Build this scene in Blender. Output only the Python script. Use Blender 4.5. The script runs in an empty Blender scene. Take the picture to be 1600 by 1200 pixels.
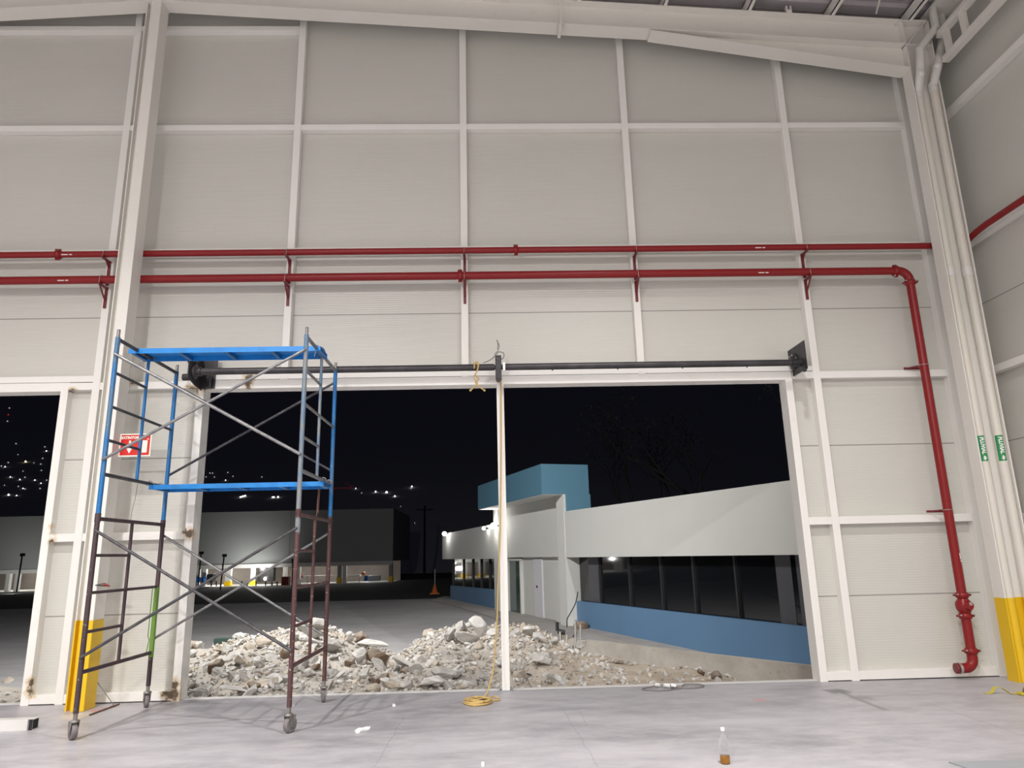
import bpy, bmesh, math, random
from mathutils import Vector, Matrix, noise as mnoise
PI = math.pi
SC = bpy.context.scene
COL = SC.collection

# ------------------------------------------------------------------ camera, world, lights, exposure
CAM_H, CAM_D, CAM_F = 1.65, 9.5558, 1104.64            # metres, metres, focal length in pixels of a 1600x1200 frame
YAW, PITCH, ROLL = 0.0330, 0.2370, -0.0238
def cam_axes():
    cy, sy, cp, sp = math.cos(YAW), math.sin(YAW), math.cos(PITCH), math.sin(PITCH)
    f = Vector((sy*cp, cy*cp, sp)); r = Vector((cy, -sy, 0)); u = r.cross(f)
    return math.cos(ROLL)*r + math.sin(ROLL)*u, -math.sin(ROLL)*r + math.cos(ROLL)*u, f
CR, CU, CF = cam_axes()
CO = Vector((0, -CAM_D, CAM_H))
def make_camera():
    c = bpy.data.cameras.new('camera'); o = bpy.data.objects.new('camera', c); COL.objects.link(o)
    m = Matrix((CR, CU, -CF)).transposed().to_4x4(); m.translation = CO
    o.matrix_world = m
    c.sensor_fit = 'HORIZONTAL'; c.sensor_width = 36.0; c.lens = CAM_F/1600*36
    c.clip_end = 2000
    SC.camera = o
make_camera()
def ray(px, py): return CF + CR*((px-800)/CAM_F) - CU*((py-600)/CAM_F)
def at(px, py, x=None, y=None, z=None):                # a measured pixel on a real plane of the place
    v = ray(px, py)
    t = (x-CO.x)/v.x if x is not None else (y-CO.y)/v.y if y is not None else (z-CO.z)/v.z
    return CO + v*t

SC.view_settings.view_transform = 'Standard'; SC.view_settings.look = 'None'
SC.view_settings.exposure = 0.0; SC.view_settings.gamma = 1.0
SC.view_settings.use_curve_mapping = False
W = bpy.data.worlds.new('night_sky'); SC.world = W; W.use_nodes = True
W.node_tree.nodes['Background'].inputs[0].default_value = (0.0048, 0.0050, 0.0078, 1)
W.node_tree.nodes['Background'].inputs[1].default_value = 1.0

def area(name, loc, target, size, watts, color=(1, 1, 1), spread=PI):
    l = bpy.data.lights.new(name, 'AREA'); l.shape = 'DISK'; l.size = size; l.energy = watts; l.color = color; l.spread = spread
    o = bpy.data.objects.new(name, l); COL.objects.link(o); o.location = loc
    o.rotation_euler = (Vector(target)-Vector(loc)).to_track_quat('-Z', 'Y').to_euler()
    return o
LAMP_Z = 9.15
HB = [(-5.0, -6.1, 365), (2.3, -5.8, 345), (-12.5, -6.1, 310),       # wide-beam lamps of the first row
      (-5.0, -16.5, 1780), (2.6, -16.5, 680), (-12.5, -16.5, 450),
      (-5.0, -27.0, 850), (2.6, -27.0, 900), (-12.5, -27.0, 500)]
HB_COL = (1.0, 0.97, 0.945)
for i, (x, y, w) in enumerate(HB):
    area('high_bay_light', (x, y, LAMP_Z-0.02), (x, y, 0), 0.36, w, HB_COL, 2.05 if y > -10 else PI)
# floodlights on the outside of the warehouse wall, over the doors
area('flood_light', (4.5, 0.75, 7.4), (4.0, 12.0, 0.5), 0.35, 235, (1.0, 0.98, 0.95), 2.4)
area('flood_light', (-4.8, 0.75, 7.2), (-4.0, 11.5, -0.5), 0.35, 1120, (1.0, 0.98, 0.96), 2.25)

# ------------------------------------------------------------------ materials
def lin(c):
    return tuple(((v/255)/12.92 if v/255 <= 0.04045 else ((v/255+0.055)/1.055)**2.4) for v in c)
class NT:
    def __init__(s, name):
        s.m = bpy.data.materials.new(name); s.m.use_nodes = True; s.t = s.m.node_tree; s.n = s.t.nodes
        s.b = s.n['Principled BSDF']
    def new(s, ty, **k):
        n = s.n.new(ty)
        for a, v in k.items(): setattr(n, a, v)
        return n
    def link(s, a, b): s.t.links.new(a, b)
    def val(s, sock, v):
        if hasattr(v, 'is_linked') or hasattr(v, 'links'): s.link(v, sock)
        else: sock.default_value = v
    def math(s, op, a, b=0.0, c=None, clamp=False):
        n = s.new('ShaderNodeMath', operation=op, use_clamp=clamp)
        s.val(n.inputs[0], a); s.val(n.inputs[1], b)
        if c is not None: s.val(n.inputs[2], c)
        return n.outputs[0]
    def pos(s):
        return s.new('ShaderNodeNewGeometry').outputs['Position']
    def obj(s):
        return s.new('ShaderNodeTexCoord').outputs['Object']
    def noise(s, vec, scale, detail=4, rough=0.55, stretch=None):
        if stretch:
            mp = s.new('ShaderNodeMapping'); mp.inputs['Scale'].default_value = stretch; s.link(vec, mp.inputs['Vector']); vec = mp.outputs[0]
        n = s.new('ShaderNodeTexNoise'); s.link(vec, n.inputs['Vector'])
        n.inputs['Scale'].default_value = scale; n.inputs['Detail'].default_value = detail; n.inputs['Roughness'].default_value = rough
        return n.outputs['Fac']
    def ramp(s, f, lo, hi, a=0.0, b=1.0):
        n = s.new('ShaderNodeMapRange'); s.val(n.inputs['Value'], f)
        for k, v in zip(('From Min', 'From Max', 'To Min', 'To Max'), (lo, hi, a, b)): n.inputs[k].default_value = v
        return n.outputs[0]
    def mix(s, f, a, b):
        n = s.new('ShaderNodeMix', data_type='RGBA'); s.val(n.inputs[0], f)
        for i, c in ((6, a), (7, b)):
            if isinstance(c, tuple): n.inputs[i].default_value = (*c[:3], 1)
            else: s.link(c, n.inputs[i])
        return n.outputs[2]
    def bump(s, h, strength, dist=0.02):
        n = s.new('ShaderNodeBump'); s.link(h, n.inputs['Height']); n.inputs['Strength'].default_value = strength; n.inputs['Distance'].default_value = dist
        s.link(n.outputs[0], s.b.inputs['Normal'])
    def color(s, c):
        if isinstance(c, tuple): s.b.inputs['Base Color'].default_value = (*c[:3], 1)
        else: s.link(c, s.b.inputs['Base Color'])
    def set(s, rough=0.5, metal=0.0):
        s.b.inputs['Roughness'].default_value = rough; s.b.inputs['Metallic'].default_value = metal
        return s.m

def m_plain(name, col, rough=0.5, metal=0.0, var=0.06, scale=6.0):
    t = NT(name); n = t.noise(t.obj(), scale, 3)
    k = 1.0-var
    t.color(t.mix(n, tuple(c*k for c in col), tuple(min(1, c*(1+var)) for c in col)))
    return t.set(rough, metal)
def m_worn(name, col, col2, lo=0.5, hi=0.62, scale=9.0, rough=0.5, metal=0.0, specks=None, stretch=(1, 1, 0.35), speck_hi=0.70):
    t = NT(name); v = t.obj()
    c = t.mix(t.ramp(t.noise(v, scale, 5, 0.65, stretch), lo, hi), col, col2)
    if specks:
        c = t.mix(t.ramp(t.noise(v, 38.0, 3, 0.6), speck_hi-0.04, speck_hi), c, specks)
    t.color(c); t.bump(t.noise(v, 60, 3), 0.15, 0.004)
    return t.set(rough, metal)
def m_emit(name, col, strength):
    t = NT(name); t.color((0.8, 0.8, 0.8)); t.b.inputs['Emission Color'].default_value = (*col, 1); t.b.inputs['Emission Strength'].default_value = strength
    return t.set(0.4)

def m_panel(name, axis_long):
    """insulated wall panels: fine horizontal ribs, a thin joint about every two metres"""
    t = NT(name); p = t.pos(); sep = t.new('ShaderNodeSeparateXYZ'); t.link(p, sep.inputs[0]); z = sep.outputs[2]
    rib = t.math('SINE', t.math('MULTIPLY', z, 2*PI/0.0665))
    rib2 = t.math('SINE', t.math('MULTIPLY', z, 2*PI/0.27))
    h = t.math('ADD', t.math('MULTIPLY', t.math('POWER', t.math('ABSOLUTE', rib), 6.0), 1.0), t.math('MULTIPLY', rib2, 0.35))
    zz = t.math('ABSOLUTE', t.math('SUBTRACT', t.math('MODULO', t.math('ADD', z, 0.965), 1.99), 0.995))
    joint = t.ramp(t.math('ABSOLUTE', t.math('SUBTRACT', zz, 0.995)), 0.004, 0.010, 1.0, 0.0)
    base = t.mix(t.noise(p, 0.55, 4, 0.5, (1, 1, 1.6)), (0.586, 0.576, 0.530), (0.640, 0.630, 0.582))
    fine = t.ramp(t.math('ABSOLUTE', rib), 0.90, 1.0, 0.0, 0.10)
    base = t.mix(fine, base, (0.46, 0.44, 0.41))
    smear = t.ramp(t.noise(p, 1.7, 5, 0.6, (1, 1, 2.2)), 0.66, 0.80, 0.0, 0.25)
    base = t.mix(smear, base, (0.55, 0.50, 0.43))
    joint = t.math('MULTIPLY', joint, t.math('LESS_THAN', z, 6.0))
    t.color(t.mix(t.math('MULTIPLY', joint, 0.75), base, (0.16, 0.15, 0.14)))
    t.bump(h, 0.22, 0.004)
    t.b.inputs['Specular IOR Level'].default_value = 0.5
    return t.set(0.34)

RUST = [((-4.82, -0.12, 3.93), 0.0), ]
def m_steel(name, col, rust):
    """white painted steel, dirt streaks, and rust blots round the site welds"""
    t = NT(name); p = t.pos()
    base = t.mix(t.noise(p, 2.2, 5, 0.6, (1, 1, 0.5)), tuple(c*0.95 for c in col), tuple(min(1, c*1.03) for c in col))
    dirt = t.ramp(t.noise(p, 5.0, 6, 0.7, (1.6, 1.6, 1)), 0.62, 0.78, 0.0, 0.22)
    base = t.mix(dirt, base, (0.44, 0.40, 0.35))
    nz = t.noise(p, 16.0, 4, 0.6)
    acc = None
    for (c, r) in rust:
        d = t.new('ShaderNodeVectorMath', operation='DISTANCE'); t.link(p, d.inputs[0]); d.inputs[1].default_value = c
        s = t.ramp(t.math('ADD', t.math('DIVIDE', d.outputs['Value'], r), t.math('MULTIPLY', t.math('SUBTRACT', nz, 0.5), 1.5)), 0.35, 1.0, 1.0, 0.0)
        acc = s if acc is None else t.math('MAXIMUM', acc, s)
    if acc is not None:
        base = t.mix(t.math('MULTIPLY', t.ramp(acc, 0.0, 0.7), 0.62), base, (0.56, 0.37, 0.14))
        base = t.mix(t.ramp(acc, 0.68, 1.0, 0.0, 0.9), base, (0.060, 0.035, 0.020))
    t.color(base)
    return t.set(0.42)
def m_floor():
    t = NT('polished_concrete'); p = t.pos()
    big = t.noise(p, 0.8, 6, 0.6, (0.55, 1.6, 1)); fine = t.noise(p, 5.5, 7, 0.70, (0.55, 1.1, 1))
    c = t.mix(t.ramp(big, 0.34, 0.66), (0.300, 0.288, 0.312), (0.480, 0.462, 0.488))
    c = t.mix(t.ramp(fine, 0.42, 0.66, 0.0, 0.60), c, (0.54, 0.52, 0.53))
    sm = t.ramp(t.noise(p, 1.5, 7, 0.68, (0.5, 1.2, 1)), 0.56, 0.74, 0.0, 0.50)
    c = t.mix(sm, c, (0.25, 0.24, 0.25))
    c = t.mix(t.ramp(t.noise(p, 11.0, 5, 0.7, (0.45, 1.3, 1)), 0.68, 0.75, 0.0, 0.40), c, (0.22, 0.215, 0.22))
    sep = t.new('ShaderNodeSeparateXYZ'); t.link(p, sep.inputs[0]); x, y = sep.outputs[0], sep.outputs[1]
    def crack(c, a, b, w, k):
        ax, ay = a; bx, by = b; L = math.hypot(bx-ax, by-ay); nx, ny = -(by-ay)/L, (bx-ax)/L; ux, uy = (bx-ax)/L, (by-ay)/L
        wob = t.math('MULTIPLY', t.math('SUBTRACT', t.noise(p, 3.0, 3), 0.5), 0.05)
        d = t.math('ABSOLUTE', t.math('ADD', t.math('ADD', t.math('MULTIPLY', t.math('SUBTRACT', x, ax), nx), t.math('MULTIPLY', t.math('SUBTRACT', y, ay), ny)), wob))
        s = t.math('ADD', t.math('MULTIPLY', t.math('SUBTRACT', x, ax), ux), t.math('MULTIPLY', t.math('SUBTRACT', y, ay), uy))
        inside = t.math('MULTIPLY', t.math('GREATER_THAN', s, 0.0), t.math('LESS_THAN', s, L))
        f = t.math('MULTIPLY', t.math('MULTIPLY', t.ramp(d, w*0.4, w, 1.0, 0.0), inside), k)
        return t.mix(f, c, (0.14, 0.13, 0.135))
    for (a, b, w, k) in CRACKS: c = crack(c, a, b, w, k)
    # red marking paint splashes, cream overspray at the foot of the column and scuffs by the right door jamb
    for (ctr, r, colr, k) in PAINT:
        d = t.new('ShaderNodeVectorMath', operation='DISTANCE'); t.link(p, d.inputs[0]); d.inputs[1].default_value = ctr
        nz = t.noise(p, 14.0, 4, 0.6, (0.5, 2.0, 1))
        f = t.ramp(t.math('ADD', t.math('DIVIDE', d.outputs['Value'], r), t.math('MULTIPLY', t.math('SUBTRACT', nz, 0.5), 2.4)), 0.45, 0.75, k, 0.0)
        c = t.mix(f, c, colr)
    t.color(c)
    t.bump(t.noise(p, 9.0, 6), 0.06, 0.01)
    t.link(t.ramp(big, 0.3, 0.7, 0.34, 0.52), t.b.inputs['Roughness'])
    t.b.inputs['Metallic'].default_value = 0
    return t.m
def f2(px, py): q = at(px, py, z=0); return (q.x, q.y)
CRACKS = [(f2(632, 1118), f2(585, 1199), 0.006, 0.35), (f2(878, 1106), f2(935, 1199), 0.005, 0.4), (f2(906, 1111), f2(917, 1135), 0.005, 0.4),
          (f2(1302, 1077), f2(1385, 1110), 0.05, 0.5), (f2(1440, 1095), f2(1600, 1150), 0.02, 0.2)]
def f3(px, py): q = at(px, py, z=0); return (q.x, q.y, 0.0)
PAINT = [(f3(148, 1110), 0.10, (0.62, 0.22, 0.20), 0.8), (f3(170, 1106), 0.09, (0.55, 0.20, 0.20), 0.6), (f3(120, 1118), 0.28, (0.66, 0.60, 0.50), 0.6),
         (f3(1190, 1094), 0.12, (0.60, 0.25, 0.27), 0.6), (f3(1310, 1080), 0.22, (0.13, 0.125, 0.13), 0.8), (f3(1345, 1090), 0.2, (0.20, 0.19, 0.195), 0.6)]
def m_concrete(name, a, b, rough=0.8, scale=2.5):
    t = NT(name); p = t.pos()
    c = t.mix(t.ramp(t.noise(p, scale, 7, 0.65), 0.3, 0.7), a, b)
    c = t.mix(t.ramp(t.noise(p, scale*5, 4, 0.6), 0.62, 0.75, 0, 0.4), c, tuple(v*0.55 for v in a))
    t.color(c); t.bump(t.noise(p, scale*9, 5), 0.35, 0.02)
    return t.set(rough)
def m_yard(name, a, b, rough, scale):      # cast yard slabs: one pour a little paler than the next
    t = NT(name); p = t.pos(); c = t.mix(t.ramp(t.noise(p, scale, 7, 0.65), 0.3, 0.7), a, b)
    c = t.mix(t.ramp(t.noise(p, scale*3, 5, 0.65, (0.4, 1.6, 1)), 0.5, 0.72, 0, 0.35), c, tuple(v*0.6 for v in a))
    q0, q1 = at(532, 945, z=-0.55), at(700, 1045, z=-0.55); d = (q1-q0).normalized()
    sp = t.new('ShaderNodeSeparateXYZ'); t.link(p, sp.inputs[0])
    dist = t.math('ADD', t.math('MULTIPLY', t.math('SUBTRACT', sp.outputs[0], q0.x), -d.y), t.math('MULTIPLY', t.math('SUBTRACT', sp.outputs[1], q0.y), d.x))
    c = t.mix(t.ramp(dist, -0.05, 0.05, 0.0, 0.28), c, tuple(v*0.66 for v in a))
    t.color(c); t.bump(t.noise(p, scale*9, 5), 0.3, 0.02)
    return t.set(rough)
def m_rock(name, a, b, brown=None, fine=1.0):
    t = NT(name); v = t.obj()
    c = t.mix(t.ramp(t.noise(v, 2.2*fine, 6, 0.6), 0.35, 0.65), a, b)
    c = t.mix(t.ramp(t.noise(v, 20.0*fine, 3, 0.6), 0.6, 0.75, 0, 0.45), c, tuple(x*0.6 for x in a))
    if brown: c = t.mix(t.ramp(t.noise(v, 1.3*fine, 3, 0.5), 0.48, 0.58), c, brown)
    t.color(c); t.bump(t.noise(v, 7.0*fine, 8, 0.7), 0.7, 0.05)
    return t.set(0.92)

at_ = lambda px, py, y=-0.12: tuple(at(px, py, y=y))
RUST_SPOTS = [(at_(208, 592), 0.13), (at_(389, 590), 0.11), (at_(387, 602), 0.10), (at_(322, 604), 0.10), (at_(302, 611), 0.15), (at_(303, 622), 0.10),
              (at_(113, 612), 0.08), (at_(86, 826), 0.10), (at_(81, 846), 0.07), (at_(296, 833), 0.11), (at_(288, 830), 0.07), (at_(269, 1086), 0.15), (at_(272, 1070), 0.10),
              (at_(49, 1080), 0.10), (at_(50, 1066), 0.09), (at_(258, 1082), 0.10), (at_(118, 1082), 0.05)]
MAT = {}
MAT['panel'] = m_panel('insulated_panel', 0)
MAT['steel'] = m_steel('white_painted_steel', (0.85, 0.83, 0.79), RUST_SPOTS)
MAT['steel2'] = m_steel('white_painted_beam', (0.82, 0.79, 0.735), [])
MAT['deck'] = m_plain('roof_deck_sheet', (0.42, 0.39, 0.40), 0.45, 0.1)
MAT['floor'] = m_floor()
MAT['edge'] = m_plain('lit_edge_and_tube_white', (0.68, 0.665, 0.64), 0.45)  # paints the lit slab edges in the doorways; also the white square tube
MAT['red_pipe'] = m_plain('red_pipe_enamel', (0.235, 0.013, 0.015), 0.30, 0.0, 0.06, 3)
MAT['red_pipe'].node_tree.nodes['Principled BSDF'].inputs['Specular IOR Level'].default_value = 0.3
MAT['red_dark'] = m_plain('dark_red_bracket', (0.165, 0.016, 0.022), 0.4)
MAT['white_mark'] = m_plain('white_stencil', (0.85, 0.72, 0.70), 0.6)
MAT['zinc'] = m_plain('zinc_bolt', (0.55, 0.54, 0.52), 0.35, 0.8)
MAT['yellow'] = m_plain('safety_yellow', (0.80, 0.505, 0.010), 0.45, 0, 0.05)
MAT['pvc'] = m_worn('cream_pvc', (0.72, 0.68, 0.61), (0.62, 0.54, 0.41), 0.55, 0.8, 2.0, 0.38, stretch=(2, 2, 0.15))
MAT['pvc_white'] = m_plain('white_pvc', (0.74, 0.72, 0.68), 0.35)
MAT['green_label'] = m_plain('green_label_vinyl', (0.022, 0.260, 0.085), 0.45)
MAT['label_white'] = m_plain('label_white', (0.82, 0.82, 0.80), 0.5)
MAT['sign_red'] = m_plain('sign_red', (0.66, 0.016, 0.012), 0.35)
MAT['sign_white'] = m_plain('sign_glow_white', (0.86, 0.88, 0.78), 0.4)
MAT['black_steel'] = m_worn('black_primer_steel', (0.028, 0.026, 0.029), (0.045, 0.041, 0.045), 0.45, 0.6, 8, 0.42, 0.25, None)
MAT['black_shaft'] = m_worn('black_shaft_steel', (0.040, 0.036, 0.040), (0.060, 0.054, 0.060), 0.45, 0.6, 4, 0.38, 0.2, (0.45, 0.43, 0.42), (1, 1, 1), 0.79)
MAT['blue'] = m_worn('blue_scaffold_paint', (0.014, 0.150, 0.40), (0.085, 0.17, 0.27), 0.50, 0.60, 6.0, 0.45, 0.1, (0.38, 0.39, 0.41), speck_hi=0.72)
MAT['blue_plank'] = m_worn('bright_blue_plank_paint', (0.010, 0.235, 0.66), (0.012, 0.20, 0.56), 0.45, 0.6, 5.0, 0.40, 0.05)
MAT['blue_worn'] = m_worn('worn_blue_grey_paint', (0.12, 0.20, 0.30), (0.235, 0.245, 0.25), 0.44, 0.56, 5.0, 0.5, 0.2, (0.48, 0.48, 0.47), speck_hi=0.72)
MAT['brown'] = m_worn('brown_scaffold_primer', (0.055, 0.034, 0.040), (0.075, 0.045, 0.050), 0.45, 0.6, 8.0, 0.55, 0.1, (0.42, 0.40, 0.38), speck_hi=0.71)
MAT['maroon'] = m_worn('maroon_scaffold_primer', (0.072, 0.029, 0.031), (0.100, 0.047, 0.046), 0.45, 0.6, 8.0, 0.55, 0.1, (0.55, 0.50, 0.46), speck_hi=0.69)
MAT['grey_tube'] = m_worn('galvanised_brace', (0.19, 0.19, 0.20), (0.30, 0.295, 0.29), 0.42, 0.6, 7.0, 0.42, 0.5, (0.55, 0.54, 0.52), (1, 1, 1), 0.74)
MAT['dark_tube'] = m_worn('dark_steel_rung', (0.060, 0.058, 0.066), (0.10, 0.096, 0.10), 0.45, 0.6, 8.0, 0.5, 0.35, (0.35, 0.34, 0.33), (1, 1, 1), 0.76)
MAT['green'] = m_worn('green_leg_paint', (0.115, 0.235, 0.030), (0.14, 0.27, 0.045), 0.45, 0.6, 8.0, 0.45)
MAT['rubber'] = m_worn('grey_rubber_wheel', (0.16, 0.145, 0.15), (0.22, 0.20, 0.20), 0.4, 0.6, 20, 0.75)
MAT['caster'] = m_worn('zinc_caster_fork', (0.30, 0.285, 0.27), (0.20, 0.185, 0.17), 0.45, 0.6, 14, 0.45, 0.5)
MAT['rope'] = m_plain('yellow_rope', (0.55, 0.38, 0.14), 0.85, 0, 0.2, 60)
MAT['wire'] = m_plain('grey_wire', (0.22, 0.20, 0.19), 0.6)
MAT['wire_brown'] = m_plain('reddish_wire', (0.20, 0.10, 0.075), 0.6)
MAT['paper'] = m_plain('white_paper', (0.86, 0.86, 0.86), 0.7)
MAT['hollow'] = m_plain('tube_shade_and_plug', (0.012, 0.011, 0.013), 0.7)  # near-black: painted shade of the tube's open end, and the cable plug
MAT['plate'] = m_plain('blue_grey_floor_plate', (0.34, 0.36, 0.385), 0.4, 0.2)
MAT['strap'] = m_plain('yellow_strap_webbing', (0.55, 0.45, 0.04), 0.7)
MAT['ratchet'] = m_plain('ratchet_steel', (0.16, 0.125, 0.09), 0.4, 0.5)
t = NT('clear_bottle_plastic'); t.color((0.97, 0.97, 0.96)); t.b.inputs['Transmission Weight'].default_value = 1.0; t.b.inputs['IOR'].default_value = 1.12; MAT['clear'] = t.set(0.03)
t = NT('amber_liquid'); t.color((0.62, 0.30, 0.055)); t.b.inputs['Transmission Weight'].default_value = 0.35; t.b.inputs['IOR'].default_value = 1.33; MAT['amber'] = t.set(0.15)
# outside
MAT['asphalt'] = m_yard('yard_concrete', (0.355, 0.348, 0.352), (0.480, 0.470, 0.470), 0.8, 0.5)
MAT['road'] = m_concrete('dark_asphalt', (0.020, 0.020, 0.022), (0.030, 0.030, 0.032), 0.9, 0.5)
MAT['kerb'] = m_concrete('cast_kerb_concrete', (0.33, 0.30, 0.26), (0.46, 0.42, 0.37), 0.85, 2.2)
MAT['walk'] = m_concrete('sidewalk_concrete', (0.30, 0.28, 0.265), (0.38, 0.36, 0.34), 0.85, 1.2)
t = NT('sandy_rubble_dirt'); p_ = t.pos(); sp_ = t.new('ShaderNodeSeparateXYZ'); t.link(p_, sp_.inputs[0])
k_ = t.ramp(t.math('ADD', sp_.outputs[0], t.math('MULTIPLY', t.math('SUBTRACT', t.noise(p_, 1.2, 4), 0.5), 2.5)), 0.0, 1.4)
g_ = t.mix(t.ramp(t.noise(p_, 2.0, 7, 0.65), 0.3, 0.7), (0.29, 0.265, 0.23), (0.43, 0.395, 0.35)); s_ = t.mix(t.ramp(t.noise(p_, 2.4, 7, 0.65), 0.3, 0.7), (0.34, 0.285, 0.225), (0.47, 0.405, 0.33))
c_ = t.mix(k_, g_, s_); c_ = t.mix(t.ramp(t.noise(p_, 13.0, 4, 0.6), 0.62, 0.74, 0, 0.5), c_, (0.15, 0.13, 0.11))
t.color(c_); t.bump(t.noise(p_, 20, 6), 0.5, 0.03); MAT['dirt'] = t.set(0.95)
MAT['rock_grey'] = m_rock('grey_concrete_chunk', (0.385, 0.370, 0.345), (0.555, 0.535, 0.505))
MAT['rock_pale'] = m_rock('pale_concrete_chunk', (0.51, 0.495, 0.47), (0.66, 0.64, 0.605))
MAT['rock_tan'] = m_rock('tan_stone', (0.42, 0.365, 0.30), (0.56, 0.495, 0.41))
MAT['rock_brown'] = m_rock('brown_earthy_stone', (0.22, 0.175, 0.14), (0.34, 0.29, 0.235), (0.16, 0.105, 0.07))
MAT['off_white'] = m_plain('office_white_render', (0.60, 0.60, 0.57), 0.75, 0, 0.04, 0.6)
MAT['off_blue'] = m_plain('office_blue_band', (0.105, 0.205, 0.340), 0.7, 0, 0.05, 0.7)
MAT['off_teal'] = m_plain('office_teal_parapet', (0.085, 0.205, 0.290), 0.7, 0, 0.05, 0.7)
t = NT('dark_tinted_glass'); t.color((0.008, 0.009, 0.011)); t.b.inputs['Specular IOR Level'].default_value = 0.55; MAT['dark_glass'] = t.set(0.04)
t = NT('green_door_glass'); t.color((0.045, 0.075, 0.070)); MAT['green_glass'] = t.set(0.06)
MAT['mullion'] = m_plain('dark_mullion', (0.035, 0.035, 0.037), 0.5, 0.2)
MAT['door_white'] = m_plain('white_door_leaf', (0.66, 0.65, 0.69), 0.5)
MAT['blind'] = m_plain('grey_window_blind', (0.085, 0.085, 0.095), 0.6)
MAT['far_wall'] = m_plain('grey_green_fascia', (0.31, 0.318, 0.308), 0.8, 0, 0.04, 0.1)
MAT['far_wall_dark'] = m_plain('grey_fascia', (0.30, 0.30, 0.30), 0.8, 0, 0.04, 0.1)
MAT['far_back'] = m_concrete('brown_block_wall', (0.20, 0.17, 0.15), (0.28, 0.25, 0.22), 0.9, 0.3)
MAT['far_white'] = m_plain('far_white_paint', (0.62, 0.61, 0.58), 0.7)
MAT['barrel'] = m_plain('blue_barrel_plastic', (0.010, 0.13, 0.48), 0.4)
MAT['far_red'] = m_plain('dark_red_cabinet', (0.20, 0.018, 0.014), 0.5)
MAT['far_dark'] = m_plain('black_machine', (0.02, 0.02, 0.022), 0.5)
MAT['far_grey'] = m_plain('grey_tank', (0.36, 0.40, 0.42), 0.5)
MAT['orange'] = m_plain('orange_cone_plastic', (0.65, 0.15, 0.02), 0.5)
MAT['hill'] = m_plain('dark_hillside', (0.62, 0.62, 0.66), 1.0)
MAT['green_board'] = m_plain('dark_green_paint', (0.03, 0.06, 0.05), 0.7)
MAT['bark'] = m_plain('grey_bark', (0.007, 0.0065, 0.006), 0.9)
MAT['leaf'] = m_plain('dark_leaves', (0.004, 0.005, 0.004), 0.8)
MAT['bulb'] = m_emit('street_bulb', (1.0, 0.97, 0.92), 3.0)
MAT['bulb_dim'] = m_emit('dim_street_bulb', (0.95, 0.95, 1.0), 0.5)
MAT['bulb_warm'] = m_emit('warm_street_bulb', (1.0, 0.80, 0.45), 4.0)
MAT['bulb_red'] = m_emit('red_beacon', (1.0, 0.06, 0.04), 0.35)
MAT['wall_lamp'] = m_emit('wall_lamp_lens', (1.0, 0.98, 0.92), 30.0)

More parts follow.
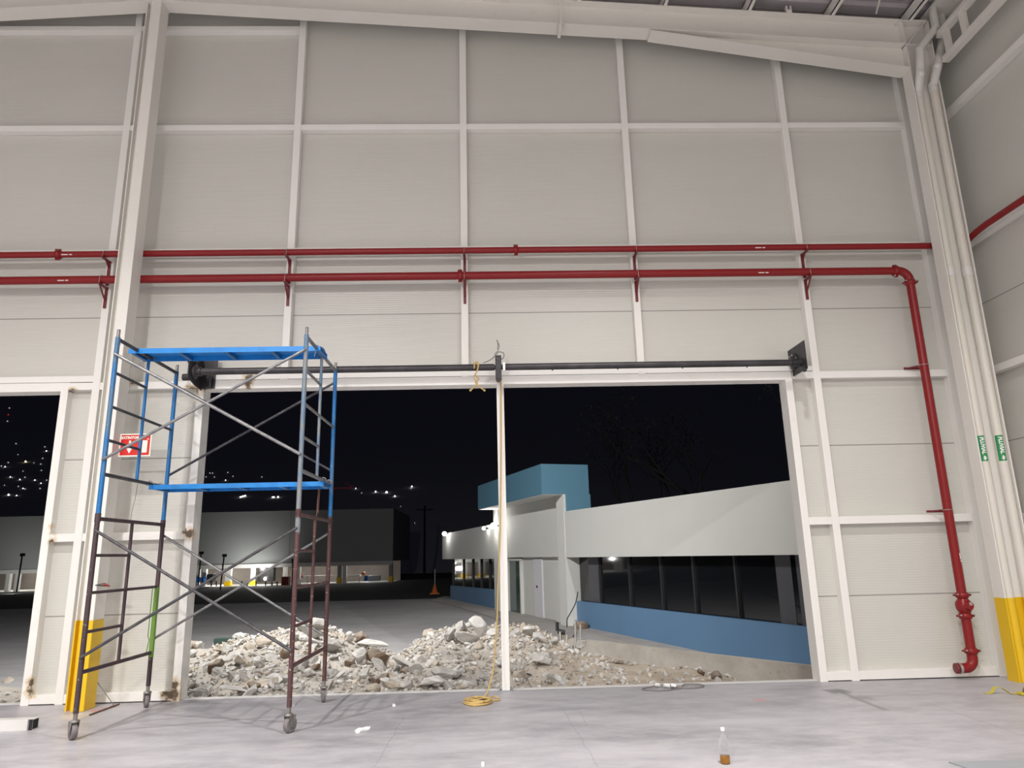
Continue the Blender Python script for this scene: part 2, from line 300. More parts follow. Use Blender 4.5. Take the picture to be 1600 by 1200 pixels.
# ------------------------------------------------------------------ mesh helpers
class MB:
    def __init__(s): s.v = []; s.f = []; s.sm = []
    def add(s, vs, fs, smooth=False):
        b = len(s.v); s.v += [tuple(v) for v in vs]
        for f in fs: s.f.append(tuple(b+i for i in f)); s.sm.append(smooth)
        return s
    def box(s, x0, x1, y0, y1, z0, z1, bev=0.0):
        x0, x1 = sorted((x0, x1)); y0, y1 = sorted((y0, y1)); z0, z1 = sorted((z0, z1))
        if bev > 0:
            bm = bmesh.new(); bmesh.ops.create_cube(bm, size=1)
            for v in bm.verts: v.co = ((x0+x1)/2+v.co.x*(x1-x0), (y0+y1)/2+v.co.y*(y1-y0), (z0+z1)/2+v.co.z*(z1-z0))
            bmesh.ops.bevel(bm, geom=bm.edges[:], offset=min(bev, (x1-x0)*.45, (y1-y0)*.45, (z1-z0)*.45), segments=2, affect='EDGES', profile=0.5)
            bm.verts.index_update(); s.add([v.co.copy() for v in bm.verts], [[v.index for v in f.verts] for f in bm.faces]); bm.free(); return s
        vs = [(x, y, z) for z in (z0, z1) for y in (y0, y1) for x in (x0, x1)]
        return s.add(vs, [(0, 2, 3, 1), (4, 5, 7, 6), (0, 1, 5, 4), (2, 6, 7, 3), (0, 4, 6, 2), (1, 3, 7, 5)])
    def hexa(s, c):          # eight corners: bottom ring then top ring
        return s.add(c, [(3, 2, 1, 0), (4, 5, 6, 7), (0, 1, 5, 4), (1, 2, 6, 5), (2, 3, 7, 6), (3, 0, 4, 7)])
    def prism(s, poly, axis, a, b):   # polygon in the two other axes, extruded along axis
        def P(p, k): return {'x': (k, p[0], p[1]), 'y': (p[0], k, p[1]), 'z': (p[0], p[1], k)}[axis]
        n = len(poly); vs = [P(p, a) for p in poly]+[P(p, b) for p in poly]
        return s.add(vs, [tuple(range(n-1, -1, -1)), tuple(range(n, 2*n))]+[(i, (i+1) % n, n+(i+1) % n, n+i) for i in range(n)])
    def tube(s, pts, r, n=12, cap=True, closed=False):
        pts = [Vector(p) for p in pts]; rs = r if isinstance(r, (list, tuple)) else [r]*len(pts)
        N = len(pts); rings = []; prev = None
        for i, p in enumerate(pts):
            if closed: d = (pts[(i+1) % N]-pts[i-1]).normalized()
            elif i == 0: d = (pts[1]-p).normalized()
            elif i == N-1: d = (p-pts[-2]).normalized()
            else: d = ((pts[i+1]-p).normalized()+(p-pts[i-1]).normalized()).normalized()
            if prev is None:
                a = Vector((0, 0, 1)) if abs(d.z) < 0.9 else Vector((0, 1, 0))
                e = d.cross(a).normalized()
            else:
                e = (prev-d*prev.dot(d)).normalized()
            prev = e; g = d.cross(e)
            k = 1.0
            if 0 < i < N-1 and not closed:
                c = (pts[i+1]-p).normalized().dot((p-pts[i-1]).normalized()); k = min(1.4, 1/math.sqrt(max(0.3, (1+c)/2)))
            rings.append([p+(e*math.cos(2*PI*j/n)+g*math.sin(2*PI*j/n))*rs[i]*k for j in range(n)])
        vs = [v for R_ in rings for v in R_]; fs = []
        for i in range(N if closed else N-1):
            a = i*n; b = ((i+1) % N)*n
            for j in range(n): fs.append((a+j, a+(j+1) % n, b+(j+1) % n, b+j))
        s.add(vs, fs, True)
        if cap and not closed:
            s.add(rings[0], [tuple(range(n-1, -1, -1))]); s.add(rings[-1], [tuple(range(n))])
        return s
    def lathe(s, prof, c, axis='z', n=20):   # profile of (radius, height)
        c = Vector(c); vs = []
        for (r, h) in prof:
            for j in range(n):
                a = 2*PI*j/n; q = (r*math.cos(a), r*math.sin(a), h)
                if axis == 'x': q = (h, q[0], q[1])
                if axis == 'y': q = (q[0], h, q[1])
                vs.append(c+Vector(q))
        fs = [(i*n+j, i*n+(j+1) % n, (i+1)*n+(j+1) % n, (i+1)*n+j) for i in range(len(prof)-1) for j in range(n)]
        s.add(vs, fs, True)
        s.add(vs[:n], [tuple(range(n-1, -1, -1))]); s.add(vs[-n:], [tuple(range(n))])
        return s
    def sphere(s, c, r, n=10, m=6):
        prof = [(max(1e-4, r*math.sin(PI*i/m)), -r*math.cos(PI*i/m)) for i in range(m+1)]
        return s.lathe(prof, c, 'z', n)
    def build(s, name, mat, parent=None, loc=None):
        me = bpy.data.meshes.new(name)
        L = Vector(loc) if loc is not None else Vector((0, 0, 0))
        me.from_pydata([tuple(Vector(v)-L) for v in s.v], [], s.f)
        me.polygons.foreach_set('use_smooth', s.sm)
        bm = bmesh.new(); bm.from_mesh(me); bmesh.ops.recalc_face_normals(bm, faces=bm.faces[:]); bm.to_mesh(me); bm.free()
        me.update()
        if mat is not None: me.materials.append(MAT[mat] if isinstance(mat, str) else mat)
        o = bpy.data.objects.new(name, me); COL.objects.link(o); o.location = L
        if parent is not None:
            o.parent = parent; o.location = L-wloc(parent)
        return o
def wloc(o):
    p = Vector(o.location)
    while o.parent is not None: o = o.parent; p += o.location
    return p
def tag(o, label=None, cat=None, group=None, kind=None):
    if label: o['label'] = label
    if cat: o['category'] = cat
    if group: o['group'] = group
    if kind: o['kind'] = kind
    return o
def empty(name, loc, label=None, cat=None, group=None, kind=None):
    o = bpy.data.objects.new(name, None); COL.objects.link(o); o.location = loc; o.empty_display_size = 0.1
    return tag(o, label, cat, group, kind)
def struct(o): return tag(o, kind='structure')
def arc(c, r, a0, a1, n, plane='xz'):
    out = []
    for i in range(n+1):
        a = a0+(a1-a0)*i/n; p, q = r*math.cos(a), r*math.sin(a)
        out.append({'xz': (c[0]+p, c[1], c[2]+q), 'xy': (c[0]+p, c[1]+q, c[2]), 'yz': (c[0], c[1]+p, c[2]+q)}[plane])
    return out
def catmull(pts, k=6, closed=False):
    P = [Vector(p) for p in pts]; n = len(P); out = []
    for i in range(n if closed else n-1):
        if closed: a, b, c, d = P[i-1], P[i], P[(i+1) % n], P[(i+2) % n]
        else: a, b, c, d = P[max(0, i-1)], P[i], P[i+1], P[min(n-1, i+2)]
        for j in range(k):
            t = j/k
            out.append(0.5*((2*b)+(c-a)*t+(2*a-5*b+4*c-d)*t*t+(3*b-a-3*c+d)*t**3))
    if not closed: out.append(P[-1])
    return out
def text_mesh(body, size, extrude=0.0008, bold=0.0):
    cu = bpy.data.curves.new('lettering', 'FONT'); cu.body = body; cu.size = size; cu.extrude = extrude; cu.offset = bold; cu.align_x = 'CENTER'; cu.align_y = 'CENTER'; cu.resolution_u = 2
    o = bpy.data.objects.new('lettering', cu); COL.objects.link(o)
    dg = bpy.context.evaluated_depsgraph_get(); me = bpy.data.meshes.new_from_object(o.evaluated_get(dg))
    bpy.data.objects.remove(o); bpy.data.curves.remove(cu)
    return me
def slice_mesh(me):      # cut letters into thin strips so that they can follow a pipe
    bm = bmesh.new(); bm.from_mesh(me)
    for k in range(-8, 9): bmesh.ops.bisect_plane(bm, geom=bm.verts[:]+bm.edges[:]+bm.faces[:], plane_co=(0, k*0.004, 0), plane_no=(0, 1, 0))
    bm.to_mesh(me); bm.free()
def text_obj(name, me, mat, fn, parent):
    for v in me.vertices: v.co = fn(v.co)
    me.materials.clear(); me.materials.append(MAT[mat]); me.update()
    o = bpy.data.objects.new(name, me); COL.objects.link(o)
    if parent is not None: o.parent = parent
    return o

# ------------------------------------------------------------------ the hall shell
LDX, RJ0, RJ1, RIGHT = -5.77, -3.86, 4.115, 7.12      # door edges and the right wall
DOOR_H = 3.93
YO = 0.10                                              # outer face of the wall panels
def z_raft(x): return 9.405-0.0675*abs(x+4.86)+0.355   # underside of the rafter (ridge over the left column)
def z_roof(x): return z_raft(x)+0.43
mb = MB(); mb.box(-16.9, RIGHT+0.2, -36, 0.10, -0.6, 0.0); struct(mb.build('floor', 'floor'))
mb = MB()
def wall_rect(x0, x1, z0, z1): mb.box(x0, x1, 0.0, YO, z0, z1)
DH2 = DOOR_H+0.06
wall_rect(-16.9, -13.6, 0, DH2); wall_rect(LDX+0.05, RJ0-0.05, 0, DH2); wall_rect(RJ1+0.05, RIGHT+0.1, 0, DH2)
wall_rect(-16.9, RIGHT+0.1, DH2, 8.4)
mb.prism([(-16.9, 8.4), (RIGHT+0.1, 8.4), (RIGHT+0.1, z_roof(RIGHT)+0.25), (-4.86, z_roof(-4.86)+0.25), (-16.9, z_roof(-16.9)+0.25)], 'y', 0.0, YO)
struct(mb.build('wall_front', 'panel'))
mb = MB(); mb.box(RIGHT, RIGHT+0.1, -36, 0.0, 0, 9.9); struct(mb.build('wall_right', 'panel'))
mb = MB(); mb.box(-16.9, -16.8, -36, 0.0, 0, 9.9); struct(mb.build('wall_left', 'panel'))
mb = MB(); mb.box(-16.8, RIGHT, -36.1, -36, 0, 11); struct(mb.build('wall_back', 'panel'))
# roof deck: ribs run down the slope
mb = MB()
ys = []; y = 0.1
while y > -36:
    for dy, dz in ((0, 0), (0.05, 0.035), (0.10, 0.035), (0.15, 0)): ys.append((y-dy, dz))
    y -= 0.33 if y > -8 else 1.5
xs = [-16.9, -4.86, RIGHT+0.3]
vs = [(x, yy, z_roof(x)+0.22+dz) for (yy, dz) in ys for x in xs]
mb.add(vs, [(i*3+j, i*3+j+1, (i+1)*3+j+1, (i+1)*3+j) for i in range(len(ys)-1) for j in range(2)])
struct(mb.build('ceiling', 'deck'))
# outer skin of the roof so the deck has a thickness
mb = MB(); mb.add([(x, yy, z_roof(x)+0.30) for yy in (0.15, -36.1) for x in xs], [(0, 1, 4, 3), (1, 2, 5, 4)]); struct(mb.build('ceiling_outer_skin', 'deck'))

# steel framing on the wall ------------------------------------------------
YP = -0.12
POSTS = [(-5.36, -5.26, 0.0, 'beside the left side of the tall column'), (-2.85, -2.75, DOOR_H+0.1, 'above the door, first to the right of the tall column'),
         (-0.38, -0.28, DOOR_H+0.1, 'above the door, near the rope and the shaft centre bracket'), (2.065, 2.165, DOOR_H+0.1, 'above the right half of the door'),
         (4.52, 4.62, 0.0, 'rising from the floor just right of the right door jamb'), (6.43, 6.56, 0.0, 'in the corner behind the right column')]
for (x0, x1, z0, where) in POSTS:
    o = MB().box(x0, x1, YP, -0.001, z0, z_raft((x0+x1)/2)+0.30, 0.004).build('wall_post', 'steel', loc=((x0+x1)/2, YP/2, z0))
    tag(o, 'white steel wall post '+where, 'post', 'wall posts')
def girt(x0, x1, z0, z1, label, y=YP+0.004):
    o = MB().box(x0, x1, y, -0.001, z0, z1, 0.004).build('wall_girt', 'steel', loc=((x0+x1)/2, y/2, z0)); return tag(o, label, 'beam', 'wall girts')
GX = [(-16.8, -5.36, 'left of the tall column'), (-5.26, -2.85, 'in the first bay right of the column'), (-2.75, -0.38, 'in the second bay right of the column'),
      (-0.28, 2.065, 'in the third bay right of the column'), (2.165, 4.52, 'in the fourth bay right of the column'), (4.62, 6.43, 'in the bay beside the right column')]
for (x0, x1, w) in GX:
    girt(x0, x1, 7.885, 7.975, 'white girt of the upper row, '+w)
    girt(x0, x1, 5.895, 5.985, 'white girt behind the upper red pipe, '+w)
for (x0, x1, w) in GX[:2]:
    girt(x0, x1, 9.72-0.10, 9.72-0.02, 'white short girt close under the rafter, '+w)
for (x0, x1, w) in ((LDX+0.1, -5.36, 'between the left door and the tall column'), (-5.26, RJ0-0.1, 'behind the scaffold'), (4.215, 4.52, 'in the narrow strip right of the door'), (4.62, 6.43, 'crossing behind the red riser pipe')):
    girt(x0, x1, 1.945, 2.045, 'white waist-high girt '+w)
    girt(x0, x1, 0.012, 0.115, 'white bottom girt on the floor '+w)
for (x0, x1, w) in ((-5.26, RJ0-0.1, 'behind the blue scaffold legs'), (4.225, 4.52, 'right of the shaft end plate'), (4.62, 6.43, 'level with the door head beside the red riser')):
    girt(x0, x1, 3.945, 4.045, 'white girt at door head '+w)
girt(RJ0-0.1, 4.52, 4.055, 4.125, 'long white girt directly behind the black shaft above the door')
# doors --------------------------------------------------------------------
d1 = empty('door_1', (0.13, 0, 0), kind='structure')
tag(d1, 'wide white steel door frame, open to the rubble outside', None)
MB().box(RJ0-0.10, RJ0, YP, YO+0.012, 0, DOOR_H+0.02, 0.004).build('door_jamb', 'steel', d1)
MB().box(RJ1, RJ1+0.10, YP, YO+0.012, 0, DOOR_H+0.02, 0.004).build('door_jamb', 'steel', d1)
MB().box(RJ0-0.10, RJ1+0.10, YP+0.006, YO+0.012, DOOR_H, 4.05, 0.004).build('door_lintel', 'steel', d1)
MB().box(RJ0, RJ1, -0.01, 0.085, 0.0, 0.006).build('lit_edge_strip', 'edge', d1)  # white strip that paints the bright lit edge of the slab
mu = MB().box(0.098, 0.197, YP, -0.03, 0.012, DOOR_H, 0.004).build('door_mullion', 'steel', loc=(0.147, -0.075, 0.0))
tag(mu, 'white square tube post standing in the middle of the wide open doorway', 'post')
MB().box(0.065, 0.235, YP-0.03, 0.0, 0.0, 0.012).build('base_plate', 'plate', mu)
d2 = empty('door_2', (-9.7, 0, 0), kind='structure')
MB().box(LDX, LDX+0.10, YP, YO+0.012, 0, DOOR_H+0.02, 0.004).build('door_jamb', 'steel', d2)
MB().box(-13.7, LDX+0.10, YP+0.006, YO+0.012, DOOR_H, 4.05, 0.004).build('door_lintel', 'steel', d2)
MB().box(-13.6, LDX, -0.01, 0.085, 0.0, 0.006).build('lit_edge_strip', 'edge', d2)  # same painted lit slab edge in the left doorway
girt(-13.7, -5.36, 4.055, 4.14, 'long white girt above the left doorway')
girt(LDX+0.1, -5.36, 3.945, 4.045, 'short white girt at door head between left doorway and tall column')

# tall column under the ridge, with yellow foot -----------------------------
c1 = empty('building_column', (-4.86, -0.45, 0), 'tall white steel column with a yellow painted foot, behind the scaffold', 'column')
zt = z_raft(-4.86)+0.40
MB().box(-4.905, -4.76, -0.575, -0.33, 1.005, zt, 0.006).build('shaft', 'steel2', c1)
MB().box(-4.973, -4.905, -0.47, -0.44, 1.005, zt-0.3).build('web', 'steel2', c1)
MB().box(-4.985, -4.973, -0.545, -0.34, 1.005, zt-0.3).build('side_flange', 'steel2', c1)
MB().box(-4.908, -4.757, -0.578, -0.327, 0.0, 1.005, 0.006).build('yellow_foot', 'yellow', c1)
MB().box(-4.976, -4.902, -0.473, -0.437, 0.0, 1.005).build('yellow_foot', 'yellow', c1)
MB().box(-4.988, -4.972, -0.548, -0.337, 0.0, 1.005).build('yellow_foot', 'yellow', c1)
# rafter: I-section along the wall, haunched at the right column -------------
rf = empty('roof_rafter', (0, -0.45, 9.3), 'long white tapered roof rafter running along the top of the wall', 'beam')
def raft_strip(name, xa, xb, za0, zb0, za1, zb1, y0, y1):
    return MB().hexa([(xa, y0, za0), (xb, y0, zb0), (xb, y1, zb0), (xa, y1, za0), (xa, y0, za1), (xb, y0, zb1), (xb, y1, zb1), (xa, y1, za1)]).build(name, 'steel2', rf)
XR = 6.36
for (xa, xb) in ((-16.6, -4.86), (-4.86, XR)):
    za, zb = z_raft(xa), z_raft(xb)
    raft_strip('web', xa, xb, za+0.012, zb+0.012, za+0.42, zb+0.42, -0.458, -0.446)
    raft_strip('bottom_flange', xa, xb, za, zb, za+0.014, zb+0.014, -0.575, -0.33)
    raft_strip('top_flange', xa, xb, za+0.416, zb+0.416, za+0.43, zb+0.43, -0.575, -0.33)
zh0, zh1 = z_raft(2.52)-0.03, 8.585
raft_strip('haunch_flange', 2.50, XR, zh0, zh1, zh0+0.016, zh1+0.016, -0.575, -0.33)
raft_strip('haunch_web', 2.50, XR, zh0+0.01, zh1+0.01, z_raft(2.5), z_raft(XR), -0.458, -0.446)
MB().box(-4.97, -4.75, -0.58, -0.325, z_raft(-4.86)-0.02, z_raft(-4.86)+0.46).build('ridge_plate', 'steel2', rf)
hp = MB().box(1.135, 1.16, -0.625, -0.60, 9.17, 9.90).build('hanger_rod', 'steel2', loc=(1.15, -0.61, 9.2)); tag(hp, 'short white hanger strap hooked over the rafter flange', 'hanger')
MB().box(1.125, 1.17, -0.63, -0.33, 9.30, 9.33).build('clamp', 'steel2', hp)
# corner column with its knee panel ----------------------------------------
c2 = empty('building_column', (6.57, -0.46, 0), 'white steel corner column with two rainwater pipes in its recess', 'column')
for (z0, z1, m) in ((0.985, 9.42, 'steel2'), (0.0, 0.985, 'yellow')):
    MB().box(6.36, 6.378, -0.56, -0.36, z0, z1).build('flange' if m != 'yellow' else 'yellow_foot', m, c2)
    MB().box(6.762, 6.78, -0.56, -0.36, z0, z1).build('flange' if m != 'yellow' else 'yellow_foot', m, c2)
    MB().box(6.378, 6.762, -0.446, -0.434, z0, z1).build('web' if m != 'yellow' else 'yellow_foot', m, c2)
zk = z_raft(XR)
MB().box(6.30, 6.74, -0.575, -0.33, zk+0.40, zk+0.42).build('cap_plate', 'steel2', c2)
MB().box(6.36, 6.76, -0.57, -0.34, zk-0.015, zk).build('knee_stiffener', 'steel2', c2)
MB().hexa([(6.38, -0.56, zk), (6.40, -0.56, zk), (6.40, -0.45, zk), (6.38, -0.45, zk), (6.72, -0.56, zk+0.40), (6.74, -0.56, zk+0.40), (6.74, -0.45, zk+0.40), (6.72, -0.45, zk+0.40)]).build('knee_stiffener', 'steel2', c2)
# rainwater pipes -----------------------------------------------------------
def rain_pipe(px, py, r, path, label, lab_mid, turn):
    o = empty('rainwater_pipe', (px, py, 0), label, 'pipe', 'rainwater pipes')
    MB().tube([(px, py, 0.985), (px, py, path[-1][2])], r, 20).build('pipe_run', 'pvc', o)
    MB().tube([(px, py, 0.002), (px, py, 0.985)], r+0.003, 20).build('yellow_foot', 'yellow', o)
    pts = []
    for i, p in enumerate(path):
        pts.append(Vector(p))
    MB().tube(pts, r, 18).build('offset_bend', 'pvc_white', o)
    for p in path[1:-1]: MB().sphere(p, r*1.12, 14, 8).build('elbow', 'pvc_white', o)
    MB().tube([(px, py, 5.28), (px, py, 5.40)], r+0.006, 20).build('coupling', 'pvc_white', o)
    MB().tube([(px, py, path[-1][2]-0.10), (px, py, path[-1][2]+0.05)], r+0.007, 20).build('coupling', 'pvc_white', o)
    # green label wrapped round the pipe, reading PLUVIAL with an arrow
    rr = r+0.0025; H = 0.335; a0, a1 = turn-0.85, turn+0.75; z0 = lab_mid-H/2
    mb = MB(); n = 10; vs = []
    for i in range(n+1):
        a = a0+(a1-a0)*i/n
        for (rad, zz) in ((rr, z0), (rr, z0+H), (rr-0.002, z0), (rr-0.002, z0+H)): vs.append((px+rad*math.cos(a), py+rad*math.sin(a), zz))
    fs = []
    for i in range(n):
        b = i*4; fs += [(b, b+4, b+5, b+1), (b+2, b+3, b+7, b+6), (b, b+2, b+6, b+4), (b+1, b+5, b+7, b+3)]
    fs += [(0, 1, 3, 2), (n*4, n*4+2, n*4+3, n*4+1)]
    mb.add(vs, fs); lb = mb.build('pipe_label', 'green_label', o)
    me = text_mesh('PLUVIAL', 0.060, 0.0006, 0.0028); slice_mesh(me)
    am = turn+0.12; ox, oy = px, py
    def bend(c, dz=0.035): a = am+(c.y)/rr; k = rr+0.0016+c.z; return Vector((ox+k*math.cos(a), oy+k*math.sin(a), lab_mid+dz-c.x))
    text_obj('lettering', me, 'label_white', bend, lb)
    arrow = [(-0.03, -0.010), (0.0, -0.010), (0.0, -0.022), (0.03, 0.0), (0.0, 0.022), (0.0, 0.010), (-0.03, 0.010)]
    mb = MB(); vs = [bend(Vector((x+0.130, y, 0.0)), 0.0) for x, y in arrow]+[bend(Vector((x+0.130, y, 0.001)), 0.0) for x, y in arrow]; n = len(arrow)
    mb.add(vs, []); del mb
    bm = bmesh.new(); fv = [bm.verts.new((x+0.130, y, 0.0004)) for x, y in arrow]; bm.faces.new(fv); am_ = bpy.data.meshes.new('arrow_mark'); bmesh.ops.triangulate(bm, faces=bm.faces[:]); bm.to_mesh(am_); bm.free(); slice_mesh(am_)
    text_obj('arrow_mark', am_, 'label_white', lambda c: bend(c, 0.0), lb)
    return o
CAMDIR = math.atan2(-9.1, -6.5)
rain_pipe(6.452, -0.508, 0.056, [(6.815, -0.64, 9.553), (6.812, -0.64, 9.227), (6.50, -0.64, 8.83), (6.447, -0.64, 8.43), (6.452, -0.508, 8.20)], 'cream rainwater pipe with a green label, nearer the wall end of the corner column recess', 2.86, CAMDIR+0.12)
rain_pipe(6.695, -0.512, 0.058, [(7.03, -0.50, 9.553), (7.03, -0.50, 9.25), (6.87, -0.52, 8.82), (6.72, -0.645, 8.55), (6.695, -0.512, 8.30)], 'cream rainwater pipe with a green label, outermost at the right edge of the corner column', 2.86, CAMDIR+0.12)
# right wall girts, eave truss and purlins -----------------------------------
for (z, w) in ((8.02, 'high on the right wall'), (5.93, 'behind the red pipe on the right wall'), (4.0, 'at door-head height on the right wall'), (1.98, 'waist high on the right wall')):
    o = MB().box(7.0, RIGHT-0.001, -30, -0.13, z-0.05, z+0.05, 0.004).build('wall_girt', 'steel', loc=(7.06, -5, z-0.05)); tag(o, 'white horizontal girt '+w, 'beam', 'wall girts')
et = empty('eave_truss', (6.85, -6, 8.65), 'white ladder-like eave truss running away along the top of the right wall', 'truss')
MB().box(6.80, 6.90, -26, -0.66, 8.60, 8.70, 0.004).build('bottom_chord', 'steel2', et)
MB().box(6.80, 6.90, -26, -0.62, 9.05, 9.14, 0.004).build('top_chord', 'steel2', et)
for y in (-0.78, -1.15, -1.75, -2.6, -3.6): MB().box(6.825, 6.875, y-0.05, y+0.05, 8.70, 9.05).build('strut', 'steel2', et)
gu = MB().box(6.76, RIGHT-0.001, -30, -0.02, 9.555, 9.580).build('eave_gutter', 'steel2', loc=(6.95, -3, 9.7)); tag(gu, 'flat grey underside of the eave gutter above the corner column', 'gutter')
for i, (x, w) in enumerate(((2.75, 'the leftmost in view'), (4.03, 'the second from the left'), (5.30, 'the third from the left'), (6.50, 'the last before the corner'), (1.45, 'just hidden over the middle of the rafter'))):
    zb = z_roof(x)
    mb = MB(); mb.box(x-0.03, x+0.03, -30, -0.32, zb+0.0, zb+0.02); mb.box(x-0.03, x-0.02, -30, -0.32, zb, zb+0.2); mb.box(x-0.03, x+0.03, -30, -0.32, zb+0.18, zb+0.2)
    o = mb.build('roof_purlin', 'steel2', loc=(x, -3, zb)); tag(o, 'white roof purlin resting on the rafter, '+w, 'purlin', 'roof purlins')
sr = MB().tube([(5.55, -1.9, z_roof(5.5)+0.12), (5.95, -0.62, z_roof(5.9)+0.03)], 0.012, 8).build('sag_rod', 'steel2', loc=(5.7, -1.2, 9.5)); tag(sr, 'thin white diagonal sag rod between the last two purlins', 'rod')
bc = MB().box(4.60, 4.68, -0.58, -0.52, z_roof(4.64)+0.0, z_roof(4.64)+0.05).box(4.60, 4.62, -0.58, -0.52, z_roof(4.64)+0.05, z_roof(4.64)+0.12).box(4.66, 4.68, -0.58, -0.52, z_roof(4.64)+0.05, z_roof(4.64)+0.12).build('beam_clamp', 'steel2', loc=(4.64, -0.55, z_roof(4.64))); tag(bc, 'small white clamp on top of the rafter', 'clamp')

# lamps hanging from the roof (above the frame) ---------------------------------
for i, (x, y, w) in enumerate(HB):
    o = empty('high_bay_lamp', (x, y, LAMP_Z), 'round high bay lamp hanging from the roof', 'lamp', 'high bay lamps')
    MB().lathe([(0.24, 0.0), (0.26, 0.05), (0.12, 0.14), (0.05, 0.16)], (x, y, LAMP_Z)).build('housing', 'black_steel', o)
    MB().tube([(x, y, LAMP_Z+0.15), (x, y, z_roof(x)+0.2)], 0.01, 6).build('hanging_rod', 'zinc', o)

# ------------------------------------------------------------------ red fire pipes
def coupling(o, c, r, axis, bolt=True, ang=0.0):
    mb = MB(); w = 0.035
    mb.lathe([(r+0.004, -w), (r+0.018, -w*0.8), (r+0.018, w*0.8), (r+0.004, w)], c, axis, 20)
    p = mb.build('coupling', 'red_pipe', o)
    cx, cy, cz = c
    for s in (-1, 1):
        if axis == 'x': a, b = (cx-0.028, cy, cz+s*(r+0.025)), (cx+0.028, cy, cz+s*(r+0.025))
        else: a, b = (cx+s*(r+0.028), cy-0.035, cz), (cx+s*(r+0.028), cy+0.035, cz)
        MB().tube([a, b], 0.014, 8).build('ear', 'red_pipe', p)
        if bolt:
            d = Vector((-0.004, -0.016, 0)) if axis == 'x' else Vector((0, -0.006, 0.012))
            MB().tube([Vector(a)+d, Vector(a)+d+Vector((0.0, -0.022, 0.0))], 0.010, 6).build('bolt', 'zinc', p)
    return p
Y1 = -0.27
up = empty('fire_pipe', (0, Y1, 5.846), 'thinner upper red fire pipe crossing the wall and turning onto the right wall', 'pipe')
MB().tube([(-16.7, Y1, 5.846), (-5.0, Y1, 5.846), (6.62, Y1, 5.846)][0:1]+[(6.55, Y1, 5.846)], 0.045, 20).build('straight_run', 'red_pipe', up)
MB().tube([(6.55, Y1, 5.846)]+arc((6.74, -0.39, 5.86), 0.118, PI/2, 0.0, 8, 'xy')+[(6.862, -0.6, 5.90)], 0.044, 16).build('elbow', 'red_pipe', up)
MB().tube([(6.862, -0.6, 5.90), (6.862, -0.8, 5.915), (6.862, -30, 5.915)], 0.045, 16).build('straight_run', 'red_pipe', up)
for px in (92, 806): q = at(px, 393, y=Y1); coupling(up, (q.x, Y1, 5.846), 0.045, 'x')
lo = empty('fire_pipe', (0, Y1, 5.466), 'thicker lower red fire pipe that turns down to the floor at the right', 'pipe')
XV = 6.012
MB().tube([(-16.7, Y1, 5.466), (XV-0.15, Y1, 5.466)], 0.056, 20).build('straight_run', 'red_pipe', lo)
MB().tube(arc((XV-0.15, Y1, 5.316), 0.15, PI/2, 0.0, 10, 'xz'), 0.058, 20).build('elbow', 'red_pipe', lo)
MB().tube([(XV, Y1, 5.316), (XV, Y1, 0.98)], 0.056, 20).build('riser', 'red_pipe', lo)
qv = at(1511, 962, y=Y1); ZV = 0.78
MB().lathe([(0.056, 0.0), (0.070, 0.03), (0.092, 0.06), (0.098, 0.11), (0.092, 0.15), (0.066, 0.18), (0.056, 0.21)], (XV+0.002, Y1, ZV), 'z', 22).build('check_valve', 'red_pipe', lo)
vb = MB(); vb.lathe([(0.055, 0), (0.062, -0.012), (0.045, -0.035)], (XV+0.01, Y1-0.085, ZV+0.11), 'y', 14).build('valve_cover', 'red_pipe', lo)
MB().box(XV+0.0, XV+0.035, Y1-0.124, Y1-0.119, ZV+0.115, ZV+0.155).build('valve_tag', 'zinc', lo)
MB().tube([(XV, Y1, ZV+0.02), (XV, Y1, 0.33)], 0.056, 20).build('riser', 'red_pipe', lo)
coupling(lo, (XV, Y1, ZV+0.235), 0.058, 'z'); coupling(lo, (XV, Y1, ZV-0.02), 0.058, 'z'); coupling(lo, (XV, Y1, 0.34), 0.058, 'z')
MB().tube([(XV, Y1, 0.34)]+arc((XV-0.11, Y1, 0.25), 0.11, 0.0, -PI/2, 10, 'xz')+[(XV-0.17, Y1, 0.14)], 0.060, 20).build('elbow', 'red_pipe', lo)
MB().lathe([(0.062, 0.0), (0.066, -0.02), (0.066, -0.035)], (XV-0.165, Y1, 0.14), 'x', 20).build('zinc_ring', 'zinc', lo)
MB().lathe([(0.050, 0.0), (0.063, -0.005), (0.063, -0.03), (0.05, -0.034)], (XV-0.202, Y1, 0.14), 'x', 20).build('hose_cap', 'red_dark', lo)
coupling(lo, (XV-0.19, Y1, 5.466), 0.056, 'x'); coupling(lo, (XV, Y1, 5.285), 0.056, 'z')
q = at(719, 433, y=Y1); coupling(lo, (q.x, Y1, 5.466), 0.056, 'x')
for (px, py, o, r, z) in ((106, 398.5, up, 0.045, 5.826), (100, 438, lo, 0.056, 5.441), (1190, 389, up, 0.045, 5.826), (1195, 427.8, lo, 0.056, 5.441)):
    q = at(px, py, y=Y1-r)
    for k, (dx, L) in enumerate(((-0.045, 0.085), (0.035, 0.04))):
        MB().tube([(q.x+dx-L/2, Y1-r*0.93, z), (q.x+dx+L/2, Y1-r*0.93, z)], 0.008, 6).build('stencil_mark', 'white_mark', o)
q = at(1501, 870, y=Y1-0.05)
MB().tube([(XV+0.030, Y1-0.046, q.z+0.05), (XV+0.030, Y1-0.046, q.z-0.03)], 0.006, 6).build('stencil_mark', 'white_mark', lo)
MB().tube([(XV+0.032, Y1-0.046, q.z-0.045), (XV+0.032, Y1-0.046, q.z-0.06)], 0.009, 6).build('stencil_mark', 'white_mark', lo)
BX = [(-5.315, 'on the post left of the tall column'), (-2.80, 'on the post above the scaffold'), (-0.325, 'on the middle post above the doorway'), (2.115, 'on the post above the right half of the doorway'), (4.57, 'on the post right of the doorway')]
